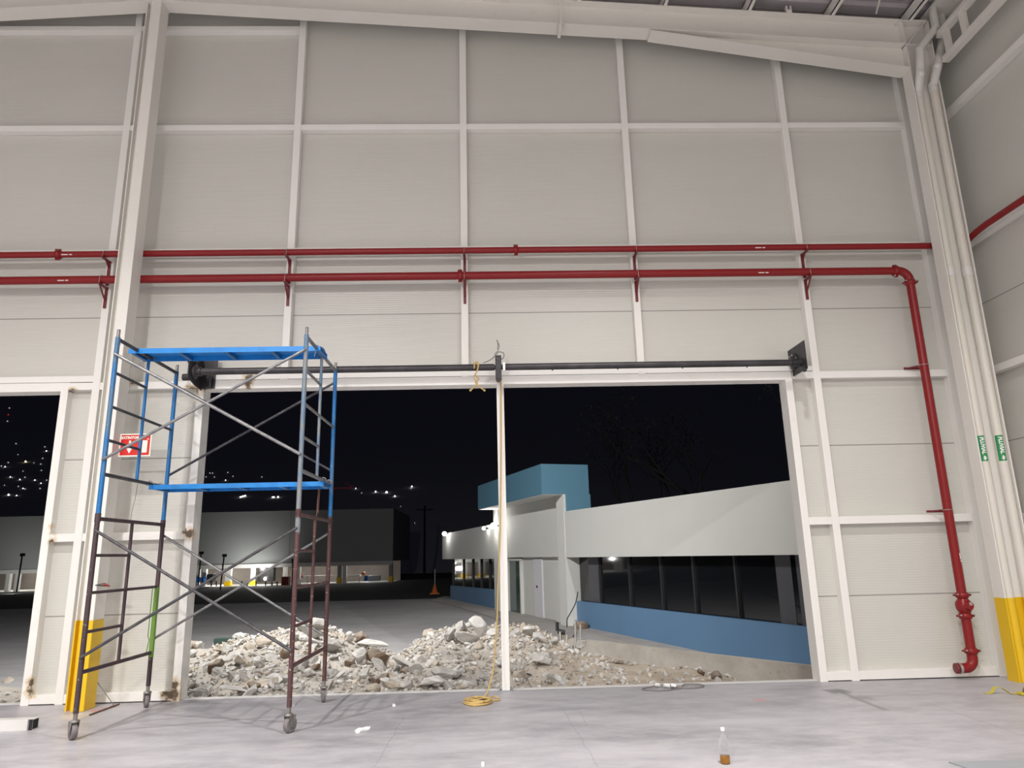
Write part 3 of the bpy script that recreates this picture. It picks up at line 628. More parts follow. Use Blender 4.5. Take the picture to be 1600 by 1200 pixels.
for (x, w) in BX:
    for (zp, r, long_) in ((5.846, 0.045, 0), (5.466, 0.056, 1)):
        o = empty('pipe_bracket', (x, YP, zp), ('lower' if long_ else 'upper')+' red steel pipe bracket '+w, 'bracket', 'pipe brackets')
        zb = zp-r-0.008
        L = 0.30 if long_ else 0.36
        MB().box(x-0.018, x+0.018, YP-0.020, YP-0.0005, zb-L, zb+0.005).build('upright', 'red_dark', o)
        MB().box(x-0.016, x+0.016, Y1-0.075, YP-0.02, zb-0.022, zb).build('arm', 'red_dark', o)
        a, b = (x, YP-0.012, zb-(0.20 if long_ else 0.10)), (x, Y1-0.05 if long_ else Y1+0.04, zb-0.012)
        MB().tube([a, b], 0.013, 6).build('brace', 'red_dark', o)
        mbu = MB().tube([(x, Y1-r-0.004, zb)]+[(x, Y1+(r+0.004)*math.cos(t_), zp+(r+0.004)*math.sin(t_)) for t_ in [PI-PI*i/8 for i in range(9)]]+[(x, Y1+r+0.004, zb)], 0.004, 6)
        mbu.build('clamp', 'zinc', o)
for (px, py) in ((1422, 576), (1462, 799)):
    q = at(px, py, y=YP); z = q.z
    o = empty('pipe_bracket', (XV, YP, z), 'small red side bracket holding the riser, '+('level with the door head' if py < 700 else 'at waist height'), 'bracket', 'riser brackets')
    MB().box(XV-0.20, XV+0.02, YP-0.02, YP-0.002, z-0.015, z+0.015).build('wall_bar', 'red_dark', o)
    MB().tube([(XV-0.16, YP-0.012, z), (XV-0.03, Y1+0.02, z+0.01), (XV+0.0, Y1-0.05, z+0.01)], 0.012, 6).build('arm', 'red_dark', o)
    MB().tube([(XV+0.062*math.cos(a), Y1+0.062*math.sin(a), z+0.01) for a in [2*PI*i/16 for i in range(16)]], 0.004, 6, closed=True).build('clamp', 'zinc', o)

# ------------------------------------------------------------------ roller door shaft
sh = empty('door_shaft', (0.15, -0.40, 4.10), 'long black roller door shaft mounted across the top of the doorway', 'shaft')
ZS, YS = 4.098, -0.40
MB().tube([(-3.80, YS, ZS), (0.07, YS, ZS)], 0.045, 20).build('barrel', 'black_shaft', sh)
MB().tube([(0.18, YS, ZS), (4.20, YS, ZS)], 0.045, 20).build('barrel', 'black_shaft', sh)
for i in range(4): MB().tube([(0.85+i*0.88, YS, ZS-0.044), (0.85+i*0.88, YS, ZS-0.058)], 0.010, 8).build('screw', 'black_steel', sh)
# centre bearing
cb = MB().box(0.085, 0.165, YS-0.06, YS+0.06, 3.925, 4.25, 0.008).build('centre_bracket', 'black_steel', sh)
MB().box(0.10, 0.15, YS, YP-0.002, 3.96, 4.0).build('bracket_arm', 'black_steel', cb)
MB().tube([(0.06, YS, ZS), (0.19, YS, ZS)], 0.032, 14).build('bearing', 'black_steel', cb)
MB().box(0.185, 0.215, YS-0.05, YS-0.04, 4.04, 4.15).build('bearing_tab', 'zinc', cb)
# right end plate, seen at an angle
ep = MB().box(4.235, 4.247, -0.56, -0.03, 3.975, 4.365).build('end_plate', 'black_steel', sh)
MB().lathe([(0.11, 0), (0.11, -0.03), (0.07, -0.035), (0.06, -0.06)], (4.235, -0.20, 4.17), 'x', 20).build('gear', 'black_steel', ep)
for a in range(6): MB().tube([(4.19, -0.20+0.085*math.cos(a*PI/3), 4.17+0.085*math.sin(a*PI/3)), (4.235, -0.20+0.085*math.cos(a*PI/3), 4.17+0.085*math.sin(a*PI/3))], 0.012, 8).build('bolt', 'zinc', ep)
MB().tube([(4.247, -0.10, 4.16), (4.30, -0.10, 4.16)], 0.03, 12).build('stub', 'black_steel', ep)
MB().tube([(4.10, YS, ZS), (4.235, YS, ZS)], 0.055, 16).build('hub', 'black_steel', ep)
MB().tube([(4.20, -0.55, 3.955), (4.235, -0.50, 3.985)], 0.03, 10).build('foot_tab', 'black_steel', ep)
# left end plate with chain gear
el = MB().prism([(-0.58, 3.98), (-0.36, 3.93), (-0.05, 3.90), (-0.05, 4.33), (-0.58, 4.33)], 'x', -3.905, -3.892).build('end_plate', 'black_steel', sh)
MB().box(-3.89, -3.70, -0.13, -0.122, 4.13, 4.37, 0.02).build('guard_plate', 'black_steel', el)
MB().lathe([(0.10, 0), (0.10, 0.03), (0.06, 0.035), (0.06, 0.09)], (-3.89, YS, ZS), 'x', 20).build('gear', 'black_steel', el)
MB().tube([(-3.99, -0.50, 4.0), (-3.905, -0.50, 4.0)], 0.045, 14).build('chain_wheel', 'black_steel', el)
MB().tube([(-3.96, -0.45, 4.24), (-3.84, -0.45, 4.24)], 0.04, 12).build('gear_hub', 'dark_tube', el)
MB().box(-3.905, -3.72, -0.14, -0.118, 3.93, 4.13).build('wall_cleat', 'black_steel', el)
MB().tube([(-3.76, -0.20, 3.94), (-3.76, -0.20, 4.12)], 0.014, 8).build('hanger_bolt', 'black_steel', el)

# ropes and wires ------------------------------------------------------------
pts = [(at(741, 577, y=YS)), (at(744, 566, y=YS-0.05)), (at(748, 569, y=YS-0.055)), (at(745, 580, y=YS-0.05)), (at(741, 590, y=YS-0.03)), (at(746, 598, y=YS-0.03)), (at(742, 604, y=YS-0.03)), (at(735, 610, y=YS-0.03))]
rk = empty('rope_tie', at(744, 590, y=YS), 'short pale rope knotted round the black shaft left of the centre bracket', 'rope')
MB().tube(catmull(pts, 5), 0.009, 6).build('rope_strand', 'rope', rk)
pts = [(at(747, 577, y=YS-0.05)), (at(743, 586, y=YS-0.05)), (at(748, 592, y=YS-0.04)), (at(743, 597, y=YS-0.03)), (at(750, 605, y=YS-0.03)), (at(757, 610, y=YS-0.03))]
MB().tube(catmull(pts, 5), 0.009, 6).build('rope_strand', 'rope', rk)
MB().tube([at(741, 566+2*i, y=YS-0.046) for i in range(6)], 0.009, 6).build('rope_strand', 'rope', rk)
MB().tube([at(747, 566+2*i, y=YS-0.046) for i in range(6)], 0.009, 6).build('rope_strand', 'rope', rk)
MB().sphere(at(735, 610, y=YS-0.03), 0.016).build('frayed_end', 'rope', rk); MB().sphere(at(757, 610, y=YS-0.03), 0.016).build('frayed_end', 'rope', rk)
wb = empty('wire_tie', at(780, 555, y=YS), 'twisted grey wire tie on top of the centre bracket', 'wire')
MB().tube(catmull([at(755, 567, y=YS), at(765, 563, y=YS), at(774, 556, y=YS-0.06), at(779, 550, y=YS-0.06), at(787, 552, y=YS), at(786, 560, y=YS), at(778, 561, y=YS-0.07), at(773, 554, y=YS), at(778, 548, y=YS), at(780, 540, y=YS), at(776, 532, y=YS)], 5), 0.006, 6).build('wire_strand', 'wire', wb)
MB().tube(catmull([at(777, 531, y=YS), at(778, 540, y=YS), at(777, 546, y=YS)], 5), 0.006, 6).build('wire_strand', 'wire', wb)
# long rope down the mullion to its coil on the floor
YR = -0.165
rp = [at(782.5, 594, y=YR), at(783, 700, y=YR), at(782, 800, y=YR), at(781, 850, y=YR), (at(778.5, 905, y=YR-0.03)), at(777, 960, y=YR-0.05), at(774, 1010, y=YR-0.08), at(770, 1050, y=YR-0.14), at(764, 1073, y=YR-0.25), Vector((-0.10, -0.47, 0.03)), Vector((-0.16, -0.52, 0.014)), Vector((-0.24, -0.58, 0.014))]
ro = empty('hanging_rope', rp[0], 'yellow rope hanging down the door mullion and coiled on the floor', 'rope')
MB().tube(catmull(rp, 6), 0.0095, 8).build('rope_strand', 'rope', ro)
rnd = random.Random(5); cp = []
for k in range(5):
    for j in range(10):
        a = 2*PI*j/10; rx = 0.155-0.008*k+rnd.uniform(-.01, .01); ry = 0.20-0.012*k+rnd.uniform(-.012, .012)
        cp.append((-0.19+rx*math.cos(a)+0.01*math.sin(k*2), -0.77+ry*math.sin(a), 0.012+0.007*k))
cp += [(-0.02, -0.62, 0.04), (0.06, -0.64, 0.015), (0.04, -0.70, 0.012), (-0.06, -0.72, 0.02)]
MB().tube(catmull(cp, 3), 0.0095, 6).build('rope_coil', 'rope', ro)
cp = [(-0.33, -0.72, 0.05), (-0.22, -0.84, 0.05), (-0.12, -0.76, 0.05), (-0.04, -0.80, 0.05), (-0.08, -0.92, 0.045), (-0.2, -0.9, 0.05), (-0.3, -0.86, 0.05)]
MB().tube(catmull(cp, 5, True), 0.0095, 6, closed=True).build('rope_coil', 'rope', ro)

# ------------------------------------------------------------------ extinguisher sign
SGX, SGY, SGZ = -4.556, -0.42, 3.132                     # a flag sign bolted by its left edge to the side of the column
sg = empty('extinguisher_sign', (SGX, SGY, SGZ), 'red EXTINTOR sign with white border, arrow and symbol, fixed beside the tall column', 'sign')
def sbox(x0, x1, y0, y1, z0, z1, name, mat): return MB().box(SGX+x0, SGX+x1, SGY+y0, SGY+y1, SGZ+z0, SGZ+z1).build(name, mat, sg)
sbox(-0.201, 0.201, -0.0015, 0.0015, -0.148, 0.148, 'backing', 'sign_white')
sbox(-0.185, 0.185, -0.0030, -0.0015, -0.132, 0.132, 'red_field', 'sign_red')
text_obj('lettering', text_mesh('EXTINTOR', 0.046, 0.0005, 0.0022), 'sign_white', lambda c: Vector((c.x-0.072, -0.0036-c.z, c.y+0.094)), sg)
MB().prism([(SGX+x, SGZ+z) for x, z in ((-0.080, 0.058), (-0.056, 0.058), (-0.056, -0.044), (-0.032, -0.044), (-0.068, -0.108), (-0.104, -0.044), (-0.080, -0.044))], 'y', SGY-0.0042, SGY-0.0029).build('arrow_mark', 'sign_white', sg)
sbox(0.090, 0.154, -0.0042, -0.0029, -0.100, 0.058, 'cylinder_symbol', 'sign_white')
sbox(0.148, 0.167, -0.0042, -0.0029, 0.068, 0.080, 'nozzle_symbol', 'sign_white')

# ------------------------------------------------------------------ scaffold tower
SX0, SX1, SY0, SY1 = -4.097, -2.028, -1.957, -0.457
YI = -1.225
sc = empty('scaffold_tower', ((SX0+SX1)/2, (SY0+SY1)/2, 0), 'rolling scaffold tower of blue upper frames on brown lower frames, left of the doorway', 'scaffold')
R1, R2 = 0.0255, 0.0165
def frame(x, zb, zm, zt, zleg0, zleg1, m_near, m_far, m_bar, m_rung, m_inner, jack=None):
    fr = bpy.data.objects.new('side_frame', None); COL.objects.link(fr); fr.parent = sc; fr.location = Vector((x, YI, zb))-Vector(sc.location); fr.empty_display_size = 0.1
    for zz in (zt, zb): MB().tube([(x, SY0, zz), (x, SY1, zz)], 0.021, 12).build('cross_bar', m_bar, fr)
    MB().tube([(x, SY0, zleg0), (x, SY0, zleg1)], R1, 14).build('leg', m_near, fr)
    MB().tube([(x, SY1, zleg0), (x, SY1, zleg1)], R1, 14).build('leg', m_far, fr)
    MB().tube([(x, YI, zb), (x, YI, zt)], 0.018, 12).build('inner_post', m_inner, fr)
    MB().tube([(x, SY0, zm), (x, SY1, zm)], R2, 10).build('rung', m_rung, fr)
    MB().tube([(x, SY0, (zm+zt)/2), (x, YI, (zm+zt)/2)], R2, 10).build('rung', m_rung, fr)
    MB().tube([(x, SY0, (zm+zb)/2), (x, YI, (zm+zb)/2)], R2, 10).build('rung', m_rung, fr)
    return fr
fl = frame(SX0, 0.613, 1.372, 2.115, 0.24, 2.14, 'brown', 'brown', 'brown', 'brown', 'brown')
g = MB().tube([(SX0, SY1, 0.56), (SX0, SY1, 1.37)], R1+0.003, 14).build('green_sleeve', 'green', fl)
MB().tube([(SX0-0.045, SY1-0.02, 1.37), (SX0-0.048, SY1-0.02, 0.80), (SX0-0.03, SY1-0.02, 0.76), (SX0-0.05, SY1-0.02, 0.62)], 0.006, 6).build('locking_pin', 'green', fl)
fr_ = frame(SX1, 0.613, 1.372, 2.115, 0.24, 2.14, 'maroon', 'maroon', 'maroon', 'maroon', 'maroon')
MB().tube([(SX1, SY0, 1.93), (SX1, SY0, 2.16)], R1+0.002, 14).build('worn_collar', 'blue_worn', fr_)
fa = frame(SX0, 2.579, 3.311, 4.069, 2.14, 4.09, 'blue', 'blue', 'dark_tube', 'dark_tube', 'blue')
fb = frame(SX1, 2.579, 3.311, 4.069, 2.14, 4.09, 'blue_worn', 'blue', 'grey_tube', 'grey_tube', 'blue_worn')
for (x, y, r) in ((SX0, SY0, fa), (SX0, SY1, fa), (SX1, SY0, fb), (SX1, SY1, fb)):
    MB().tube([(x, y, 4.07), (x, y, 4.178)], 0.018, 12).build('spigot', 'grey_tube', r)
    MB().tube([(x, y, 2.08), (x, y, 2.17)], R1+0.004, 14).build('joint_collar', 'brown' if x == SX0 else 'maroon', r)
def brace(a, b, m='grey_tube', y=0, r=0.0155):
    d = -0.03 if y == SY0 else 0.03
    o = MB().tube([(SX0, y+d, a), (SX1, y+d, b)], r, 10).build('cross_brace', m, sc)
    for (x, z) in ((SX0, a), (SX1, b)):
        MB().tube([(x-0.0, y-0.045 if y == SY0 else y+0.045, z), (x, y, z)], 0.009, 8).build('brace_pin', 'dark_tube', o)
brace(2.73, 3.91, 'grey_tube', SY0); brace(3.89, 2.745, 'grey_tube', SY0, 0.0185)
brace(2.73, 3.92, 'dark_tube', SY1); brace(3.90, 2.745, 'dark_tube', SY1)
brace(0.757, 1.975, 'dark_tube', SY0); brace(1.998, 0.77, 'dark_tube', SY0)
brace(0.765, 1.975, 'grey_tube', SY1); brace(1.985, 0.735, 'grey_tube', SY1)
rnd = random.Random(3)
for (x, y, rot) in ((SX0, SY0, 2.36), (SX1, SY0, 1.15), (SX0, SY1, 2.1), (SX1, SY1, 1.82)):
    c = Vector((x, y, 0)); d = Vector((math.cos(rot), math.sin(rot), 0)); s = Vector((-d.y, d.x, 0)); w = c+d*0.025
    mb = MB()
    mb.tube([(x, y, 0.175), (x, y, 0.27)], 0.02, 12)
    mb.lathe([(0.042, 0.158), (0.045, 0.165), (0.045, 0.175), (0.03, 0.182)], (x, y, 0), 'z', 16)
    for k in (-1, 1):
        o1, o2 = w+s*(k*0.032), w+s*(k*0.038)
        p = [o1+d*-0.055+Vector((0, 0, 0.165)), o1+d*0.045+Vector((0, 0, 0.165)), o1+d*0.02+Vector((0, 0, 0.055)), o1+d*-0.02+Vector((0, 0, 0.055))]
        q = [v+s*(k*0.005) for v in p]
        mb.hexa(p+q)
    fk = mb.build('caster', 'caster', sc)
    mw = MB(); n = 28; prof = [(-0.025, 0.060), (-0.024, 0.073), (-0.012, 0.0775), (0.012, 0.0775), (0.024, 0.073), (0.025, 0.060), (0.018, 0.030), (0.026, 0.026), (0.026, 0.006)]
    prof = [(-0.026, 0.006), (-0.026, 0.026), (-0.018, 0.030)]+prof[:7]+[(0.026, 0.026), (0.026, 0.006)]
    vs = []; ctr = w+Vector((0, 0, 0.0775))
    for (h, r) in prof:
        for j in range(n): a = 2*PI*j/n; vs.append(ctr+s*h+d*(r*math.cos(a))+Vector((0, 0, r*math.sin(a))))
    mw.add(vs, [(i*n+j, i*n+(j+1) % n, (i+1)*n+(j+1) % n, (i+1)*n+j) for i in range(len(prof)-1) for j in range(n)], True)
    mw.build('wheel', 'rubber', fk)
# planks ----------------------------------------------------------------------
def plank(x0, x1, y0, y1, z0, z1, label):
    o = empty('scaffold_plank', ((x0+x1)/2, (y0+y1)/2, z0), label, 'platform', 'scaffold planks')
    MB().box(x0, x1, y0+0.003, y1-0.003, z1-0.006, z1).build('deck_sheet', 'blue_plank', o)
    for (a, b) in ((y0, y0+0.004), (y1-0.004, y1)): MB().box(x0, x1, a, b, z0, z1+0.001).build('side_rail', 'blue_plank', o)
    for i in range(5):
        x = x0+0.02+(x1-x0-0.08)*i/4; MB().box(x, x+0.04, y0+0.004, y1-0.004, z0+0.004, z1-0.006).build('stiffener', 'blue', o)
    return o
pu = plank(SX0-0.10, SX1+0.05, -1.52, -1.16, 4.03, 4.09, 'blue steel scaffold plank on the top bars of the tower')
pl = plank(SX0+0.02, SX1+0.02, -0.96, -0.56, 2.505, 2.56, 'blue steel scaffold plank hung half way up the tower')
for (o, x, zc, ya, yb, up_) in ((pu, SX0, 4.069, -1.50, -1.20, 0), (pu, SX1, 4.069, -1.50, -1.20, 0), (pl, SX0, 2.579, -0.90, -0.62, 0), (pl, SX1, 2.579, -0.90, -0.62, 0)):
    sgn = 1 if x == SX0 else -1
    for y in (ya, yb):
        MB().tube([(x+sgn*0.07, y, zc-0.035), (x+sgn*0.045, y, zc+0.005)]+[(x+sgn*0.034*math.cos(a), y, zc+0.034*math.sin(a)) for a in (0.3, 0.8, 1.57, 2.3, 2.9)]+[(x-sgn*0.034, y, zc-0.02)], 0.007, 8).build('hook', 'grey_tube', o)
# loose wires on the scaffold
def wire(name, pts, r, mat, label):
    P = [Vector(p) for p in pts]; o = MB().tube(catmull(P, 5), r, 6).build(name, mat, loc=P[0]); return tag(o, label, 'wire')
wire('loose_wire', [at(188, 537, x=SX0), at(185, 541, x=SX0), at(183, 549, x=SX0)], 0.006, 'wire', 'short bent wire hook at the top of the front left scaffold leg')
wire('loose_wire', [at(491, 557, x=SX1), at(495, 547, x=SX1), at(502, 543, x=SX1), at(507, 547, x=SX1), at(507.5, 552, x=SX1)], 0.007, 'wire', 'curved wire loop beside the top plank at the right scaffold frame')
wire('loose_wire', [at(215, 756, y=YI), at(212, 775, y=YI), at(206, 800, y=YI), at(204, 818, y=YI)], 0.0035, 'wire', 'thin grey wire dangling from the lower plank at the left frame')
wire('loose_wire', [at(498, 763, y=-0.80), at(496, 785, y=-0.80), at(495, 802, y=-0.8), at(490, 830, y=-0.8)], 0.005, 'wire_brown', 'reddish wire dangling from the lower plank at the right frame, left strand')
wire('loose_wire', [at(500, 763, y=-0.76), at(498, 785, y=-0.76), at(497, 802, y=-0.76)], 0.005, 'wire_brown', 'reddish wire dangling from the lower plank at the right frame, right strand')
wire('loose_wire', [at(209, 556, y=-1.35), at(208, 566, y=-1.35), at(203, 576, y=-1.35), at(202, 596, y=-1.35), at(203, 607, y=-1.35)], 0.004, 'wire', 'thin dark wire hanging under the left end of the top plank')
# tool hung on the column
tl = empty('clamp_tool', (-4.76, -0.60, 1.43), 'small red-handled tool stuck to the side of the tall column', 'tool')
q0, q1 = at(149, 914.5, y=-0.60), at(172, 913, y=-0.60)
MB().tube([q0, q0+(q1-q0)*0.4], [0.006, 0.016], 8).build('jaw', 'dark_tube', tl)
MB().tube([q0+(q1-q0)*0.4, q0+(q1-q0)*0.62], [0.018, 0.022], 8).build('body', 'ratchet', tl)
MB().tube([q0+(q1-q0)*0.6, q1+Vector((0, 0, -0.02))], [0.02, 0.008], 8).build('handle', 'red_pipe', tl)

# ------------------------------------------------------------------ small things on the floor
bt = empty('drink_bottle', (1.825, -3.44, 0), 'clear plastic bottle with white cap and a little amber liquid on the floor', 'bottle')
B = (1.825, -3.44, 0.0)
MB().lathe([(0.028, 0.001), (0.036, 0.004), (0.038, 0.015), (0.038, 0.055), (0.0355, 0.065), (0.0375, 0.075), (0.0375, 0.13), (0.0355, 0.14), (0.037, 0.15), (0.036, 0.17), (0.028, 0.195), (0.016, 0.220), (0.0135, 0.228), (0.0135, 0.240)], B, 'z', 28).build('bottle_body', 'clear', bt)
MB().lathe([(0.026, 0.004), (0.0345, 0.007), (0.0365, 0.016), (0.0365, 0.056), (0.0362, 0.060)], B, 'z', 28).build('liquid', 'amber', bt)
MB().lathe([(0.0165, 0.2405), (0.0168, 0.244), (0.0168, 0.262), (0.015, 0.265)], B, 'z', 20).build('cap', 'label_white', bt)
sp = empty('square_tube', (-5.9, -1.42, 0), 'white square steel tube lying on the floor at the left edge', 'tube')
mb = MB(); x0, x1, y0, y1, z0, z1 = -7.6, -4.79, -1.47, -1.36, 0.0, 0.105
w = 0.006
mb.box(x0, x1, y0, y0+w, z0, z1).box(x0, x1, y1-w, y1, z0, z1).box(x0, x1, y0+w, y1-w, z0, z0+w).box(x0, x1, y0+w, y1-w, z1-w, z1)
mb.build('tube_wall', 'edge', sp)
MB().box(x1-0.012, x1-0.004, y0+w, y1-w, z0+w, z1-w).build('end_shade_sheet', 'hollow', sp)  # near-black sheet across the open end, paints the shade inside the tube
MB().box(x1-0.05, x1-0.035, y0-0.0015, y0, 0.0, z1).build('band_mark', 'caster', sp)
MB().box(x1-0.034, x1+0.001, y0-0.002, y0, 0.0, z1).build('end_shade_sheet', 'hollow', sp)  # near-black strip on the tube face, widens the painted dark end
pl_ = MB().prism([(3.52, -3.62), (6.6, -3.68), (6.6, -6.3), (4.0, -6.3), (3.62, -4.15)], 'z', 0.0005, 0.010).build('floor_plate', 'plate', loc=(4.5, -4.8, 0.0)); tag(pl_, 'blue-grey steel plate on the floor at the lower right corner', 'plate')
def scrap(name, pts, label, mat='paper', z=0.004):
    P = [at(a, b, z=0) for a, b in pts]; mb = MB(); n = len(P)
    rr = random.Random(len(label)); top = [Vector((p.x, p.y, z+rr.uniform(0.0, 0.014))) for p in P]; bot = [Vector((p.x, p.y, 0.0004)) for p in P]
    c = sum(top, Vector())/n+Vector((0, 0, 0.012)); vs = bot+top+[c]
    mb.add(vs, [tuple(range(n-1, -1, -1))]+[(i, (i+1) % n, n+(i+1) % n, n+i) for i in range(n)]+[(n+i, n+(i+1) % n, 2*n) for i in range(n)])
    o = mb.build(name, mat, loc=P[0]); return tag(o, label, 'scrap')
scrap('paper_scrap', [(554, 1142), (560, 1139), (566, 1140), (572, 1137), (579, 1138), (577, 1140), (568, 1142), (562, 1145), (556, 1146)], 'torn white paper scrap on the floor right of the scaffold')
scrap('paper_scrap', [(613, 1102), (618, 1102), (618, 1104), (613, 1104)], 'tiny white paper bit on the floor in front of the rubble')
scrap('paper_scrap', [(752, 1194), (757, 1193), (757, 1197), (752, 1198)], 'tiny white paper bit near the bottom edge of the picture')
scrap('paper_scrap', [(455, 1106), (462, 1101), (460, 1104)], 'small pale plastic sliver beside the front right caster')
# cable ties with white connectors lying by the sill
cc = empty('cable_coil', (2.18, -0.25, 0), 'grey cable lying in two loops with white connectors on the door sill', 'cable')
MB().tube(catmull([(2.30, -0.30, 0.012), (2.05, -0.40, 0.010), (1.86, -0.34, 0.010), (1.83, -0.25, 0.012), (1.95, -0.16, 0.014), (2.06, -0.16, 0.03), (2.2, -0.22, 0.03), (2.32, -0.30, 0.012), (2.48, -0.30, 0.012), (2.60, -0.22, 0.015), (2.55, -0.12, 0.02), (2.40, -0.10, 0.02), (2.33, -0.20, 0.018)], 6), 0.008, 8).build('cable_loop', 'wire', cc)
for (x, y, l, a) in ((2.03, -0.18, 0.05, 0.6), (2.13, -0.24, 0.07, 0.2), (2.21, -0.27, 0.06, -0.3)):
    MB().tube([(x-l*math.cos(a)/2, y-l*math.sin(a)/2, 0.045), (x+l*math.cos(a)/2, y+l*math.sin(a)/2, 0.03)], [0.02, 0.024], 8).build('connector', 'label_white', cc)
MB().tube([(2.17, -0.30, 0.012), (2.24, -0.31, 0.012)], 0.010, 8).build('plug', 'hollow', cc)
# ratchet strap at the right edge
st = empty('ratchet_strap', (5.75, -1.15, 0), 'yellow ratchet strap lying on the floor at the foot of the corner column', 'strap')
def ribbon(pts, w, mat, name, par):
    P = catmull(pts, 5); mb = MB(); vs = []
    for p in P: vs += [p+Vector((0, -w/2, 0)), p+Vector((0, w/2, 0)), p+Vector((0, -w/2, 0.004)), p+Vector((0, w/2, 0.004))]
    fs = []
    for i in range(len(P)-1):
        b = i*4; fs += [(b, b+1, b+5, b+4), (b+2, b+6, b+7, b+3), (b, b+4, b+6, b+2), (b+1, b+3, b+7, b+5)]
    fs += [(0, 2, 3, 1), ((len(P)-1)*4, (len(P)-1)*4+1, (len(P)-1)*4+3, (len(P)-1)*4+2)]
    mb.add(vs, fs); return mb.build(name, mat, par)
ribbon([(5.545, -1.10, 0.002), (5.60, -1.12, 0.004), (5.635, -1.12, 0.030), (5.66, -1.12, 0.060), (5.72, -1.13, 0.062), (5.76, -1.15, 0.035), (5.80, -1.18, 0.006), (5.90, -1.22, 0.004)], 0.05, 'strap', 'webbing', st)
MB().box(5.84, 5.96, -1.30, -1.20, 0.004, 0.03, 0.006).build('ratchet_body', 'strap', st)
MB().tube(arc((5.93, -1.25, 0.045), 0.035, 0, 2*PI, 12, 'xz')[:-1], 0.010, 6, closed=True).build('ratchet_handle', 'ratchet', st)
MB().box(5.90, 6.02, -1.30, -1.21, 0.002, 0.022, 0.005).build('ratchet_frame', 'ratchet', st)
ld = MB().tube([at(150, 1063, y=-0.30), (at(178, 1102, z=0.006))], 0.006, 8).build('thin_rod', 'wire', loc=at(178, 1102, z=0)); tag(ld, 'thin steel rod leaning beside the yellow foot of the tall column', 'rod')
p0, p1 = at(140, 1117, z=0.01), at(186, 1100, z=0.01)
rd2 = MB().tube([p0, (p0+p1)/2+Vector((0, 0.0, 0.0)), p1], 0.010, 8).build('steel_bar', 'wire_brown', loc=p0); tag(rd2, 'rusty steel bar lying on the floor at the foot of the tall column', 'bar')

# ------------------------------------------------------------------ outside: ground
GZ = -0.55
mb = MB(); mb.add([(-60, YO, GZ), (40, YO, GZ), (40, 29.5, GZ), (-60, 31.5, GZ), (-60, YO, GZ-0.2), (40, YO, GZ-0.2), (40, 29.5, GZ-0.2), (-60, 31.5, GZ-0.2)], [(0, 1, 2, 3), (7, 6, 5, 4), (0, 3, 7, 4), (3, 2, 6, 7), (2, 1, 5, 6), (1, 0, 4, 5)]); struct(mb.build('ground_yard', 'asphalt'))
mb = MB(); mb.add([(-400, -60, GZ-0.06), (400, -60, GZ-0.06), (400, 420, GZ-0.06), (-400, 420, GZ-0.06)], [(0, 1, 2, 3)]); struct(mb.build('ground_road', 'road'))
# facade frame
FA = math.radians(17.1); FO = Vector((4.535, 6.512, 0)); FU = Vector((-math.sin(FA), math.cos(FA), 0)); FN = Vector((-math.cos(FA), -math.sin(FA), 0))
def fp(s, d, z): return FO+FU*s+FN*d+Vector((0, 0, z))
class FB(MB):
    def fbox(s, s0, s1, d0, d1, z0, z1, zt1=None):   # zt1: top height at s1 when the top slopes
        zt1 = z1 if zt1 is None else zt1
        return s.hexa([fp(s0, d0, z0), fp(s1, d0, z0), fp(s1, d1, z0), fp(s0, d1, z0), fp(s0, d0, z1), fp(s1, d0, zt1), fp(s1, d1, zt1), fp(s0, d1, z1)])
GF = -0.50
# sidewalk along the facade
kz = -0.48
kp = [at(672, 937.5, z=kz), at(705, 944, z=kz), at(775, 965, z=kz), at(892, 998, z=kz)]
poly = [(p.x, p.y) for p in kp]+[(fp(5.5, 0.6, 0).x, fp(5.5, 0.6, 0).y), (fp(-6.2, 0.6, 0).x, fp(-6.2, 0.6, 0).y), (fp(-6.2, -0.5, 0).x, fp(-6.2, -0.5, 0).y), (fp(26, -0.5, 0).x, fp(26, -0.5, 0).y)]
o = MB().prism(poly, 'z', GZ, kz).build('sidewalk', 'walk'); struct(o)
# cast concrete kerb wall between the rubble and the office
ka, kb_ = at(884, 997, z=-0.10), at(1290, 1044, z=-0.10)
dv = (kb_-ka).normalized(); nv = Vector((-dv.y, dv.x, 0))
if nv.x < 0: nv = -nv
mb = MB(); mb.hexa([ka+Vector((0, 0, -0.5)), kb_+Vector((0, 0, -0.5)), kb_+nv*0.16+Vector((0, 0, -0.5)), ka+nv*0.16+Vector((0, 0, -0.5)), ka, kb_, kb_+nv*0.16, ka+nv*0.16])
o = mb.build('kerb_wall', 'kerb', loc=(ka+kb_)/2); tag(o, 'low cast concrete kerb wall between the rubble and the blue office base', 'kerb')

# office building -------------------------------------------------------------
of = empty('office_building', fp(3, 0, GF), 'white office building with teal entrance parapet, dark ribbon windows and blue base outside the door', 'building')
FB().fbox(-6.2, 6.75, -0.35, 0.28, 1.535, 2.80, 2.935).build('fascia', 'off_white', of)
FB().fbox(14.2, 23.4, -0.35, 0.28, 1.51, 2.90, 2.80).build('fascia', 'off_white', of)
FB().fbox(-6.2, 6.75, -6.0, -0.30, 2.4, 2.6).fbox(14.2, 23.4, -6.0, -0.30, 2.4, 2.6).build('roof', 'off_white', of)
FB().fbox(-6.2, 6.72, -0.12, 0.0, GF-0.05, 0.32, 0.235).build('base_band', 'off_blue', of)
FB().fbox(14.2, 22.8, -0.12, 0.0, GF-0.05, 0.27, 0.19).build('base_band', 'off_blue', of)
FB().fbox(-6.2, 6.72, -5.8, -5.7, GF, 2.4).fbox(14.2, 22.8, -5.8, -5.7, GF, 2.4).fbox(22.7, 22.8, -5.8, -0.2, GF, 0.2).build('rear_wall', 'off_white', of)
w1 = FB().fbox(-6.2, 6.72, -0.17, -0.15, 0.235, 1.54).build('window', 'dark_glass', of)
